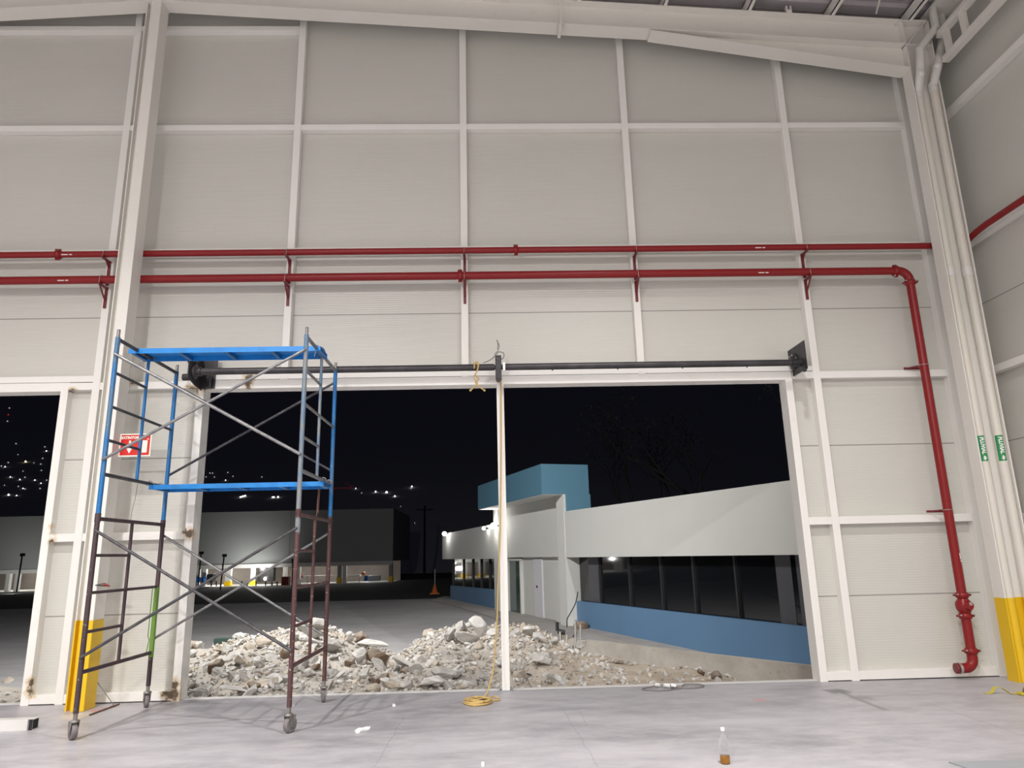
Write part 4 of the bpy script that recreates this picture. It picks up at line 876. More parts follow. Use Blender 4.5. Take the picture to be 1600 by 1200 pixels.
for s in (5.24, 3.41, 1.76, 0.33, -1.23, -4.2, -5.6): FB().fbox(s-0.03, s+0.03, -0.16, -0.09, 0.25, 1.54).build('mullion', 'mullion', w1)
for (a, b) in ((5.35, 6.05), (-2.88, -2.45), (-3.2, -3.02)): FB().fbox(a, b, -0.149, -0.142, 0.25, 1.54).build('window_blind', 'blind', w1)
w2 = FB().fbox(14.2, 22.8, -0.17, -0.15, 0.19, 1.52).build('window', 'dark_glass', of)
for s in (20.6, 18.9, 17.5, 16.2, 15.0, 22.7): FB().fbox(s-0.03, s+0.03, -0.16, -0.09, 0.2, 1.52).build('mullion', 'mullion', w2)
tw = FB().fbox(6.75, 14.2, -0.6, -0.10, GF-0.05, 3.47).build('entrance_tower', 'off_white', of)
FB().fbox(6.75, 7.35, -0.10, 0.30, GF-0.05, 3.47).build('pier', 'off_white', tw)
FB().fbox(13.6, 14.2, -0.10, 0.30, GF-0.05, 3.47).build('pier', 'off_white', tw)
FB().fbox(7.35, 13.6, -0.10, 0.10, 1.55, 3.47).build('transom_wall', 'off_white', tw)
FB().fbox(7.9, 8.3, -0.10, 0.05, GF, 1.2).build('door_pilaster', 'off_white', tw)
dr = FB().fbox(11.9, 13.3, -0.099, -0.06, GF, 1.42).build('glass_door', 'green_glass', of)
FB().fbox(11.8, 11.9, -0.099, 0.02, GF, 1.45).fbox(11.8, 13.35, -0.099, 0.02, 1.42, 1.5).build('door_frame', 'off_white', dr)
dr = FB().fbox(9.75, 10.55, -0.099, -0.05, GF, 1.50).build('white_door', 'door_white', of)
FB().fbox(10.2, 10.26, -0.05, -0.02, 0.5, 0.58).build('handle', 'mullion', dr)
FB().fbox(7.45, 7.85, -0.099, -0.03, GF, 1.18).build('white_door', 'door_white', of)
FB().fbox(6.78, 14.0, -0.62, 1.0, 3.47, 4.42).build('parapet_box', 'off_teal', of)
FB().fbox(6.70, 6.749, -0.62, 0.22, 2.80, 3.47).build('parapet_return', 'off_teal', of)
FB().fbox(14.201, 14.25, -0.62, 0.22, 2.80, 3.47).build('parapet_return', 'off_teal', of)
FB().fbox(6.80, 13.98, -0.3, 0.98, 3.455, 3.471).build('soffit', 'off_white', of)
FB().fbox(13.98, 14.02, -0.62, 1.0, 3.50, 4.38).build('end_sheet', 'off_teal', of)
def bulb_light(loc, watts, r=0.05, col=(1, 0.97, 0.92)):
    l = bpy.data.lights.new('lamp_glow', 'POINT'); l.energy = watts; l.color = col; l.shadow_soft_size = r
    o = bpy.data.objects.new('lamp_glow', l); COL.objects.link(o); o.location = loc; return o
for (px, py, r, w, lab) in ((694.5, 834, 0.11, 16, 'glaring white floodlight on the far end of the office fascia'), (771, 821.5, 0.12, 24, 'glaring white floodlight where office fascia meets the entrance tower'), (756, 825.5, 0.07, 3, 'small bright floodlight just left of the tower floodlight')):
    v = ray(px, py); tt = (0.48-(CO-FO).dot(FN))/v.dot(FN); c = CO+v*tt
    o = empty('flood_lamp', c, lab, 'lamp', 'office floodlights')
    MB().sphere(c, r, 12, 8).build('lens', 'wall_lamp', o)
    MB().tube([c-FN*r*0.8, c-FN*0.22], 0.03, 8).build('arm', 'mullion', o)
    bulb_light(c+FN*(r+0.1)+Vector((0, 0, -0.02)), w, 0.1)
# valve post and timber stakes by the kerb
vv = empty('valve_post', at(876, 1000, z=-0.1), 'dark standpipe valve with a hose at the corner of the kerb wall', 'valve')
q = at(876, 1003, y=6.2)
MB().tube([q, q+Vector((0, 0, 0.20))], 0.03, 8).tube([q+Vector((-0.05, 0, 0.22)), q+Vector((0.10, 0, 0.18))], 0.05, 8).tube([q+Vector((-0.06, 0, 0.22)), q+Vector((-0.06, 0, 0.40))], 0.035, 8).build('valve_body', 'far_dark', vv)
MB().tube(catmull([at(886, 980, y=6.3), at(886, 968, y=6.3), at(890, 960, y=6.6), at(899, 943, y=6.9), at(903, 925, y=7.2)], 5), 0.012, 6).build('hose', 'mullion', vv)
for (px0, py0, px1, py1, lab, m) in ((877, 1008, 875, 987, 'rusty brown stake in front of the kerb corner', 'orange'), (884, 1009, 886, 992, 'second rusty stake right of the first at the kerb corner', 'orange'), (907, 997, 907, 976, 'pale timber stake standing on the kerb wall corner', 'walk'), (899, 996, 899, 968, 'broad pale timber board leaning by the blue base corner', 'walk')):
    a, b = at(px0, py0, y=5.9), at(px1, py1, y=5.9)
    o = MB().tube([a+Vector((0, 0, -0.15)), b], 0.022 if m == 'orange' else 0.026, 6).build('timber_stake', 'rock_tan' if m == 'orange' else m, loc=a); tag(o, lab, 'stake')
o = MB().lathe([(0.20, 0.0), (0.22, 0.12), (0.12, 0.2)], at(908, 982, z=kz), 'z', 10).build('sand_bag', 'rock_brown', loc=at(908, 982, z=kz)); tag(o, 'dark bag lying against the blue base corner', 'bag')

# ------------------------------------------------------------------ rubble
SIL = [(-60, 1060), (0, 1066), (30, 1072), (120, 1060), (200, 1040), (285, 1014), (305, 1011), (330, 1010), (355, 998), (372, 992), (400, 988), (440, 980), (465, 972), (480, 966), (505, 966), (520, 974), (540, 984), (560, 992), (578, 999), (600, 1010), (620, 1018), (640, 1006), (660, 992), (690, 980), (715, 974), (735, 973), (770, 974), (800, 975), (835, 978), (858, 988), (880, 1000), (900, 1012), (930, 1018), (970, 1024), (1010, 1032), (1060, 1038), (1100, 1044), (1140, 1054), (1180, 1066), (1240, 1074), (1320, 1085)]
def ridge_y(px): return 3.3 if px < 640 else 3.3+1.1*max(0, 1-abs(px-740)/160) if px < 900 else max(1.1, 3.3-(px-900)/300*2.0)
RG = []
for (px, py) in SIL:
    y = ridge_y(px); q = at(px, py, y=y); RG.append((q.x, y, q.z-0.05))
def smooth(t): t = max(0.0, min(1.0, t)); return t*t*(3-2*t)
def ridge(x):
    if x <= RG[0][0]: return RG[0][1:]
    for (a, b) in zip(RG, RG[1:]):
        if x <= b[0]:
            t = (x-a[0])/(b[0]-a[0]+1e-9); return (a[1]+(b[1]-a[1])*t, a[2]+(b[2]-a[2])*t)
    return RG[-1][1:]
def hgt(x, y):
    xs_ = x*9.0/max(0.5, (y+9.55))*1.0
    # follow the sight lines so the crest keeps its outline: look up the crest for this bearing
    yr, zr = ridge(x)
    z0 = -0.10
    if y <= yr: 
        t = (y-0.12)/(yr-0.12); base = z0+(zr-z0)*(0.55*t+0.45*smooth(t))
    else: base = zr-(y-yr)*0.75
    n = mnoise.noise(Vector((x*1.7, y*1.7, 3.1)))*0.06+mnoise.noise(Vector((x*5, y*5, 1.7)))*0.03
    env = smooth((y-0.12)/0.5)*(1 if y <= yr else max(0.0, 1-(y-yr)/1.2))
    k = (Vector((x, y, -0.1))-ka); al = k.dot(dv)
    if k.dot(nv) > 0.08 and al > -0.3: return GZ-0.02
    return max(base+n*env, GZ-0.02)
mb = MB(); NX, NY = 170, 62; X0, X1, Y0_, Y1_ = -9.5, 5.2, 0.101, 6.4
g = [(X0+(X1-X0)*i/NX, Y0_+(Y1_-Y0_)*j/NY) for j in range(NY+1) for i in range(NX+1)]
vs = [(x, y, hgt(x, y)) for x, y in g]
mb.add(vs, [(j*(NX+1)+i, j*(NX+1)+i+1, (j+1)*(NX+1)+i+1, (j+1)*(NX+1)+i) for j in range(NY) for i in range(NX)], True)
o = mb.build('rubble_dirt', 'dirt'); tag(o, 'sandy dirt and crushed rubble heaped outside the doorway', 'dirt', None, 'stuff')

rng = random.Random(11)
def rock_mesh(name, mat, seed, n=15, squash=(1, 0.8, 0.65)):
    r = random.Random(seed); bm = bmesh.new()
    for i in range(n):
        v = Vector((r.gauss(0, 1), r.gauss(0, 1), r.gauss(0, 1))).normalized()*r.uniform(0.78, 1.0)
        m = max(abs(v.x), abs(v.y), abs(v.z)); v = v.lerp(v/m*0.82, 0.35)
        bm.verts.new((v.x*squash[0]*0.5, v.y*squash[1]*0.5, v.z*squash[2]*0.5))
    bmesh.ops.convex_hull(bm, input=bm.verts[:])
    for v in [v for v in bm.verts if not v.link_faces]: bm.verts.remove(v)
    bmesh.ops.dissolve_limit(bm, angle_limit=0.30, verts=bm.verts[:], edges=bm.edges[:])
    bmesh.ops.bevel(bm, geom=bm.edges[:], offset=0.035, segments=2, affect='EDGES', profile=0.6, clamp_overlap=True)
    bmesh.ops.triangulate(bm, faces=bm.faces[:])
    bmesh.ops.subdivide_edges(bm, edges=[e for e in bm.edges if e.calc_length() > 0.15], cuts=2, use_grid_fill=True)
    for v in bm.verts:
        k = mnoise.noise(v.co*4.0+Vector((seed, 0, 0)))*0.035+mnoise.noise(v.co*11.0+Vector((0, seed, 0)))*0.014
        v.co += v.co.normalized()*k
    bmesh.ops.recalc_face_normals(bm, faces=bm.faces[:])
    me = bpy.data.meshes.new(name); bm.to_mesh(me); bm.free(); me.materials.append(MAT[mat])
    return me
ROCKS = {'grey': [], 'pale': [], 'tan': [], 'brown': []}
for k, (c, cnt) in enumerate((('grey', 7), ('pale', 5), ('tan', 5), ('brown', 3))):
    for i in range(cnt): ROCKS[c].append(rock_mesh('concrete_chunk', 'rock_'+c, 100*k+i*7+3, 12+i % 5*2, (1, rng.uniform(0.65, 0.95), rng.uniform(0.45, 0.8))))
def hit(px, py):       # where the sight line meets the heap
    v = ray(px, py).normalized(); t = 9.6
    for i in range(500):
        p = CO+v*t
        if p.y > 0.13 and p.z <= hgt(p.x, p.y): return p
        if p.y > 6.3: return None
        t += 0.02
    return None
def put_rock(p, size, c, idx, rot, label, group=None, sink=0.18, aspect=(1, 1, 1)):
    o = bpy.data.objects.new('concrete_chunk' if c in ('grey', 'pale') else 'stone', ROCKS[c][idx % len(ROCKS[c])]); COL.objects.link(o)
    o.scale = (size*aspect[0], size*aspect[1], size*aspect[2]); o.rotation_euler = rot
    o.location = p+Vector((0, 0, size*(0.30-sink)))
    return tag(o, label, 'rubble', group)
def sz(px_w, p): return px_w/CAM_F*(p-CO).dot(CF)
BIG = [  # px, py, width in pixels, kind, mesh, rotation, label
    (590, 1032, 44, 'brown', 0, (0.2, 0.3, 0.5), 'big brown-faced slab tilted over a hollow in the middle of the heaps', (1.0, 0.8, 0.95)),
    (592, 1043, 30, 'grey', 1, (0.3, 0.9, 0.1), 'grey block tucked under the brown slab in the middle of the heaps', (1, 0.8, 0.7)),
    (560, 1030, 34, 'pale', 1, (0.5, 0.7, 0.9), 'pale pointed slab leaning left of the brown slab', (0.7, 0.6, 1.1)),
    (580, 1012, 48, 'pale', 2, (0.1, 0.15, 0.1), 'long pale slab lying flat on top of the brown slab', (1.15, 0.5, 0.35)),
    (562, 1000, 28, 'brown', 1, (0.6, 0.2, 0.3), 'brown lump on the right shoulder of the left heap', (1, 0.8, 0.9)),
    (546, 1000, 26, 'pale', 3, (0.2, 0.8, 1.4), 'pale upright chunk beside the brown lump on the left heap', (0.8, 0.7, 1.1)),
    (518, 1016, 38, 'grey', 2, (0.9, 0.3, 0.7), 'large grey block right of the back right scaffold leg', (0.9, 0.8, 1.0)),
    (480, 990, 44, 'grey', 3, (0.2, 0.4, 0.2), 'large blue-grey block between the right scaffold legs', (1.1, 0.8, 0.85)),
    (497, 979, 30, 'grey', 4, (0.5, 0.3, 0.6), 'pale grey block at the very top of the left heap', (1.2, 0.8, 0.8)),
    (408, 1008, 30, 'tan', 0, (0.3, 0.2, 0.2), 'rounded tan block upper left of the front right scaffold leg', (1.1, 0.9, 0.9)),
    (379, 1037, 30, 'tan', 1, (0.2, 0.5, 1.0), 'cream-tan boulder in the left heap, left of an egg-shaped one', (1.2, 0.8, 0.8)),
    (403, 1036, 24, 'pale', 4, (1.2, 0.2, 0.3), 'pale egg-shaped boulder standing on end in the left heap', (0.8, 0.75, 1.35)),
    (383, 1066, 34, 'grey', 5, (0.4, 1.0, 0.6), 'long grey slab sloping below the egg-shaped boulder', (1.4, 0.7, 0.7)),
    (362, 1060, 28, 'grey', 6, (0.1, 0.3, 1.9), 'rounded grey chunk low in the left heap', (1.1, 0.9, 0.8)),
    (368, 1084, 44, 'pale', 0, (0.1, 0.25, 0.4), 'broad pale slab at the sill below the left heap', (1.3, 0.8, 0.5)),
    (397, 1075, 26, 'brown', 2, (0.5, 0.3, 1.2), 'brown-grey chunk near the sill left of the scaffold leg', (1, 0.9, 0.8)),
    (301, 1010, 20, 'tan', 2, (0.3, 0.1, 0.5), 'tan block at the left end of the heap beside the door jamb', (1, 0.9, 0.9)),
    (747, 986, 40, 'pale', 1, (0.2, 0.9, 0.3), 'big pale boulder on the crest of the right heap left of the mullion', (1.05, 0.9, 0.9)),
    (721, 984, 30, 'grey', 0, (0.6, 0.2, 0.9), 'dark grey block left of the big pale boulder on the right heap', (0.9, 0.8, 1.0)),
    (730, 1001, 36, 'grey', 2, (0.1, 0.2, 0.3), 'smooth grey slab just below the big pale boulder', (1.3, 0.8, 0.6)),
    (703, 998, 34, 'grey', 3, (0.3, 0.6, 2.2), 'flat grey slab on the left slope of the right heap', (1.2, 0.8, 0.7)),
    (693, 1058, 40, 'grey', 4, (0.2, 0.3, 0.5), 'broad grey slab in front of the right heap', (1.3, 0.9, 0.6)),
    (675, 1070, 40, 'pale', 2, (0.1, 0.2, 2.5), 'pale flat slab at the sill in front of the valley', (1.4, 0.8, 0.55)),
    (712, 1056, 34, 'grey', 5, (0.3, 0.1, 1.1), 'grey slab right of the broad one in front of the right heap', (1.1, 0.9, 0.8)),
    (758, 1062, 30, 'grey', 6, (0.4, 0.5, 0.2), 'grey chunk beside the hanging rope near the sill', (1.2, 0.8, 0.7)),
    (722, 1078, 22, 'tan', 3, (0.2, 0.2, 0.9), 'tan chunk on the sill left of the hanging rope', (1.1, 0.9, 0.8)),
    (630, 1040, 34, 'pale', 3, (0.2, 0.5, 0.4), 'pale cracked block in the valley between the two heaps', (1.2, 0.8, 0.8)),
    (650, 1050, 26, 'grey', 1, (0.9, 0.4, 0.4), 'grey block with a round hollow in the valley', (1, 0.9, 0.9)),
    (826, 990, 34, 'pale', 4, (0.3, 0.3, 1.7), 'pale lumpy boulder on the crest right of the mullion', (1.0, 0.8, 0.9)),
    (843, 998, 26, 'pale', 0, (0.7, 0.2, 0.3), 'pale lump at the right shoulder of the right heap', (1.0, 0.8, 0.8)),
    (845, 1034, 32, 'pale', 1, (0.2, 0.2, 0.2), 'white flat-topped chunk low on the right heap', (1.2, 0.8, 0.6)),
    (865, 1030, 24, 'grey', 3, (0.4, 0.9, 0.6), 'grey chunk at the right foot of the right heap', (1, 0.8, 0.8)),
    (908, 1014, 24, 'grey', 2, (0.3, 0.2, 2.1), 'pointed grey chunk leaning on the kerb wall', (1.1, 0.7, 0.9)),
    (966, 1034, 20, 'tan', 4, (0.2, 0.1, 0.4), 'square tan chunk against the kerb wall', (1, 0.9, 0.9)),
    (1096, 1053, 17, 'brown', 0, (0.3, 0.5, 0.7), 'brown chunk on the sand near the narrow end of the kerb wall', (1.1, 0.8, 0.8)),
    (1120, 1058, 20, 'brown', 1, (0.8, 0.3, 0.1), 'dark broken pipe-like stone at the right end of the sand', (1, 0.8, 0.9)),
]
for (px, py, w_, c, i, rot, lab, asp) in BIG:
    p = hit(px, py+w_*0.16)
    if p is None: p = at(px, py, y=3.2)
    put_rock(p, sz(w_, p)*1.12, c, i, rot, lab, 'large rubble pieces', 0.04, asp)
def zone(px, py):
    if px < 260: return 'in the heap outside the left doorway'
    if px < 470: return 'on the left heap, left slope'
    if px < 600: return 'on the left heap, right slope'
    if px < 660: return 'between the two heaps'
    if px < 790: return 'on the right heap, left of mullion'
    if px < 900: return 'on the right heap, right of mullion'
    return 'in the sand along the kerb wall'
def band(py, px):
    top = min(SIL, key=lambda s_: abs(s_[0]-px))[1]; f = (py-top)/max(20, 1088-top)
    return 'near the crest' if f < 0.3 else 'half way down' if f < 0.66 else 'near the door sill'
cnt = 0; tries = 0
while cnt < 262 and tries < 6000:
    tries += 1
    u_ = rng.random()
    px = rng.uniform(292, 610) if u_ < 0.50 else rng.uniform(600, 905) if u_ < 0.86 else rng.uniform(880, 1190) if u_ < 0.96 else rng.uniform(0, 26)
    py = rng.uniform(962, 1092)
    p = hit(px, py)
    if p is None or p.y < 0.28: continue
    big_ok = px < 880
    w_ = rng.choice((12, 14, 16, 18, 20, 23, 27, 32)) if big_ok else rng.choice((5, 7, 9, 12, 15))
    w_ *= 0.85+0.3*(py-960)/130
    left_tan = px < 400 and py > 1005 and py < 1045
    sandy = px > 880 or (740 < px < 850 and py > 1000)
    c = rng.choices(('grey', 'pale', 'tan', 'brown'), (5, 3, 1.5, 0.7) if not (left_tan or sandy) else (2.5, 1.2, 4, 1.0))[0]
    s_ = sz(w_, p); sw = 'large' if s_ > 0.24 else 'small' if s_ < 0.15 else 'medium'
    cw = {'grey': 'grey concrete chunk', 'pale': 'pale concrete chunk', 'tan': 'tan stone', 'brown': 'brown stone'}[c]
    lab = '%s %s %s %s' % (sw, cw, band(py, px), zone(px, py))
    if sandy and px > 880: lab = '%s %s %s' % (sw, cw, zone(px, py))
    put_rock(p, s_, c, rng.randrange(8), (rng.uniform(-.7, .7), rng.uniform(-.7, .7), rng.uniform(0, 6.28)), lab, lab, rng.uniform(0.12, 0.26), (rng.uniform(.85, 1.4), rng.uniform(.75, 1.1), rng.uniform(.7, 1.1)))
    cnt += 1
# the many smaller chunks beyond the individual ones: one object
fm = {'grey': MB(), 'pale': MB(), 'tan': MB()}; r3 = random.Random(77)
CH = {c: [([v.co.copy() for v in m.vertices], [tuple(p.vertices) for p in m.polygons]) for m in (rock_mesh('fragment', 'rock_'+c, 900+k, 10) for k in range(3))] for c in fm}
for k in range(1500):
    x, y = r3.uniform(-4.7, 1.9), r3.uniform(0.22, 4.9)
    if k < 60: x = r3.uniform(-8.5, -5.6)
    if k > 1440: x = r3.uniform(1.5, 3.6); y = r3.uniform(0.3, 2.5)
    z = hgt(x, y); yr, zr = ridge(x)
    if z <= GZ+0.05 or y > yr+0.6: continue
    s_ = r3.uniform(0.055, 0.15); c = r3.choices(('grey', 'pale', 'tan'), (5, 2.5, 2.5 if x < -2.6 or x > 0 else 1))[0]
    vv_, ff_ = r3.choice(CH[c]); R_ = Matrix.Rotation(r3.uniform(0, 6.28), 3, Vector((r3.gauss(0, 1), r3.gauss(0, 1), r3.gauss(0, 1))).normalized())
    fm[c].add([Vector((x, y, z+s_*0.12))+R_ @ (v*s_) for v in vv_], ff_)
root_f = MB(); mats = []
for c in fm:
    b = len(root_f.v); root_f.v += fm[c].v; root_f.f += [tuple(i+b for i in f) for f in fm[c].f]; root_f.sm += fm[c].sm; mats += [c]*len(fm[c].f)
o = root_f.build('rubble_fragments', 'rock_grey'); o.data.materials.append(MAT['rock_pale']); o.data.materials.append(MAT['rock_tan'])
o.data.polygons.foreach_set('material_index', [{'grey': 0, 'pale': 1, 'tan': 2}[c] for c in mats])
tag(o, 'mass of smaller broken concrete fragments filling both rubble heaps', 'rubble', None, 'stuff')
p_ = hit(356, 1003); o = MB().box(p_.x-0.22, p_.x+0.22, p_.y-0.06, p_.y+0.06, p_.z-0.02, p_.z+0.07, 0.01).build('green_board', MAT['green_board'], loc=p_); tag(o, 'dark green board sticking out on the crest of the left heap', 'board')
# crushed gravel between the chunks: one object
mb = MB(); r2 = random.Random(21)
for k in range(5200):
    px = r2.uniform(290, 1190); py = r2.uniform(960, 1094)
    x = r2.uniform(-4.6, 4.6); y = r2.uniform(0.2, 4.8)
    if r2.random() < 0.06: x = r2.uniform(-8.5, -5.5)
    z = hgt(x, y)
    if z <= GZ+0.03: continue
    yr, zr = ridge(x)
    if y > yr+0.5: continue
    s_ = r2.choice((0.012, 0.016, 0.02, 0.026, 0.036, 0.05))*(0.7 if x > 1.2 else 1.0)
    if x > 1.2 and r2.random() < 0.65: continue
    ax = Matrix.Rotation(r2.uniform(0, 6.28), 3, Vector((r2.gauss(0, 1), r2.gauss(0, 1), r2.gauss(0, 1))).normalized())
    base = [Vector(v)*s_ for v in ((1, 0.1, 0), (-0.9, 0.2, 0.1), (0.1, 0.85, 0), (0, -0.9, 0.1), (0.1, 0, 0.7), (0, 0.1, -0.7))]
    c = Vector((x, y, z+s_*0.25))
    vs = [c+ax @ Vector((v.x*r2.uniform(.6, 1.2), v.y*r2.uniform(.6, 1.2), v.z*r2.uniform(.6, 1.2))) for v in base]
    mb.add(vs, [(0, 2, 4), (2, 1, 4), (1, 3, 4), (3, 0, 4), (2, 0, 5), (1, 2, 5), (3, 1, 5), (0, 3, 5)])
o = mb.build('crushed_gravel', 'dirt'); tag(o, 'crushed concrete gravel and small stones scattered over the rubble heaps', 'gravel', None, 'stuff')

# ------------------------------------------------------------------ far building across the yard
YB = 60.0
fbld = empty('far_building', at(300, 915, y=YB), 'long low building with a grey fascia and open ground floor, across the yard', 'building')
A = [at(0, 807.5, y=YB), at(612, 794.5, y=YB), at(0, 888, y=YB), at(612, 879, y=YB)]
zt, zb = 0.5*(A[0].z+A[1].z), 0.5*(A[2].z+A[3].z); xr = at(614, 850, y=YB).x; xm = at(452, 850, y=YB).x
zfl = at(450, 913.5, y=YB).z
MB().box(-75, xm, YB, YB+14, zb, zt).build('fascia', 'far_wall', fbld)
MB().box(xm, xr, YB+0.02, YB+14, zb, zt).build('fascia', 'far_wall_dark', fbld)
MB().box(-75, xr, YB-0.12, YB+0.3, zb-0.35, zb).build('edge_beam', 'far_white', fbld)
MB().box(-75, xr, YB+6.0, YB+6.3, zfl-0.3, zb).build('back_wall', 'far_back', fbld)
MB().box(-75, xr, YB-0.6, YB+6.0, GZ-0.3, zfl).build('floor_slab', 'far_white', fbld)
for px, yel in ((16, 0), (30, 0), (310, 0), (321, 0), (358, 1), (396, 1), (446, 0), (467, 0), (531, 2), (539, 0), (611, 2)):
    x = at(px, 890, y=YB+0.4).x; w_ = 0.17 if px != 358 else 0.26
    cm = MB().box(x-w_, x+w_, YB+0.2, YB+0.6, zfl, zb-0.3).build('pillar', 'far_white' if yel != 2 else 'far_wall_dark', fbld)
    if yel: MB().box(x-w_-0.03, x+w_+0.03, YB+0.1, YB+0.66, zfl-(0.20 if px == 358 else 0), zfl+(0.42 if yel == 1 else 0.55)).build('yellow_guard', 'yellow', cm)
def far_thing(name, px0, px1, py0, py1, mat, lab, cat, y=YB-1.2, round_=False, grp=None, depth=0.8):
    a, b = at(px0, py1, y=y), at(px1, py0, y=y); cx = (a.x+b.x)/2
    o = empty(name, (cx, y, a.z), lab, cat, grp)
    if round_:
        r = (b.x-a.x)/2; MB().lathe([(r*0.9, 0), (r, 0.05), (r*1.0, (b.z-a.z)*0.33), (r*0.95, (b.z-a.z)*0.36), (r, (b.z-a.z)*0.40), (r, (b.z-a.z)*0.95), (r*0.85, b.z-a.z)], (cx, y, a.z), 'z', 14).build('body', mat, o)
        MB().lathe([(r*0.3, 0), (r*0.3, 0.08)], (cx, y, b.z-0.01), 'z', 8).build('lid', mat, o)
    else:
        MB().box(a.x, b.x, y, y+depth, a.z, b.z, 0.03).build('body', mat, o)
    return o
YF = YB+0.9
far_thing('plastic_drum', 304, 314, 902, 910, 'barrel', 'left blue plastic drum in front of the far building', 'drum', YB-0.3, True, 'blue drums')
far_thing('plastic_drum', 314.5, 322, 902, 910, 'barrel', 'right blue plastic drum in front of the far building', 'drum', YB-0.3, True, 'blue drums')
o = far_thing('black_machine', 322, 333, 897, 910, 'far_dark', 'black machine beside the blue drums under the far building', 'machine', YB-0.3)
far_thing('red_cabinet', 439, 451, 901, 918, 'far_red', 'dark red cabinet at the edge of the far building', 'cabinet', YB-1.0)
far_thing('dark_box', 402, 428, 884, 909, 'far_dark', 'large dark box under the far building, behind a bright lamp', 'machine', YB+2.5)  # plain black box under the canopy
o = far_thing('work_table', 462, 528, 898.5, 900.5, 'far_white', 'long white work table under the far building', 'table', YB+1.0)
for px in (463, 480, 497, 512, 526): 
    a, b = at(px, 911, y=YB+1.2), at(px, 900, y=YB+1.2); MB().tube([a, b], 0.05, 6).build('leg', 'far_white', o)
o = far_thing('work_table', 536, 562, 898, 901.5, 'far_white', 'short white table left of the blue jug under the far building', 'table', YB+1.0)
for px in (537, 561): a, b = at(px, 912, y=YB+1.2), at(px, 901, y=YB+1.2); MB().tube([a, b], 0.05, 6).build('leg', 'far_white', o)
far_thing('water_jug', 568.5, 575, 900, 908, 'barrel', 'blue water jug on the ground by a grey tank', 'jug', YB+0.9, True)
far_thing('grey_tank', 575, 593, 899, 908.5, 'far_grey', 'pale grey tank right of the blue jug', 'tank', YB+1.2)
far_thing('red_box', 464, 471, 896, 903, 'far_red', 'red box on the left end of the long white table', 'box', YB+0.7)
far_thing('orange_light', 565, 569, 894, 899, 'orange', 'small orange object standing on the short table', 'object', YB+1.0)
# bright lamp on the floor of the far building
q = at(414, 907, y=YB+0.6); o = empty('floor_lamp', q, 'glaring white lamp on the floor of the far building', 'lamp'); MB().sphere(q+Vector((0, 0, 0.15)), 0.16, 10, 6).build('lens', 'bulb', o); MB().box(q.x-0.2, q.x+0.2, q.y+0.16, q.y+0.3, q.z-0.1, q.z+0.4).build('housing', 'far_dark', o)
bulb_light(q+Vector((0, -1.0, 0.6)), 160, 0.2)
for (px, w_) in ((345, 330), (410, 420), (500, 160), (575, 110), (30, 200), (90, 160)):
    q = at(px, 884, y=YB+2.5); q.z = zb-0.45; bulb_light(q, w_*0.8, 0.15)
area('far_flood', at(385, 915, y=YB-3.2), at(375, 860, y=YB), 0.4, 150, (1.0, 1.0, 0.97), 2.4)
area('far_flood', at(20, 925, y=YB-6), at(10, 850, y=YB), 0.4, 130, (1.0, 1.0, 0.97), 2.4)
for (px0, py0, px1, py1, y, lab) in ((309, 920, 315.5, 865, 45, 'left of two thin black lamp posts in front of the far building'), (344, 922, 354.5, 869, 45, 'right of two thin black lamp posts in front of the far building'), (26, 925, 36.5, 868, 45, 'thin dark lamp post seen through the left doorway'), (456, 921, 456, 876, 52, 'thin dark post behind the front right scaffold leg')):
    a, b = at(px0, py0, y=y), at(px1, py1, y=y); b.x = b.x*0.35+a.x*0.65; 
    o = empty('lamp_post', a, lab, 'post', 'lamp posts'); MB().tube([a, b], 0.055, 8).build('pole', 'far_dark', o); MB().box(b.x-0.10, b.x+0.16, b.y-0.1, b.y+0.1, b.z-0.05, b.z+0.16).build('lamp_head', 'far_dark', o)
for i, px in enumerate((306, 317, 330, 338, 378, 386, 400, 415, 425, 433)):
    a, b = at(px, 916, y=52), at(px, 908, y=52); o = MB().tube([a, b], 0.05, 6).build('fence_post', 'far_dark', loc=a); tag(o, 'thin black fence post in the row in front of the far building', 'post', 'yard fence posts')
# cone with a rod
q = at(679.5, 928, z=GZ-0.06); o = empty('traffic_cone', q, 'orange traffic cone with a thin rod standing on the dark road', 'cone')
MB().box(q.x-0.3, q.x+0.3, q.y-0.3, q.y+0.3, q.z, q.z+0.06).lathe([(0.22, 0.06), (0.06, 0.55)], q, 'z', 12).build('cone_body', 'orange', o); MB().tube([q+Vector((0, 0, 0.5)), q+Vector((0, 0, 1.5))], 0.025, 6).build('rod', 'far_white', o)

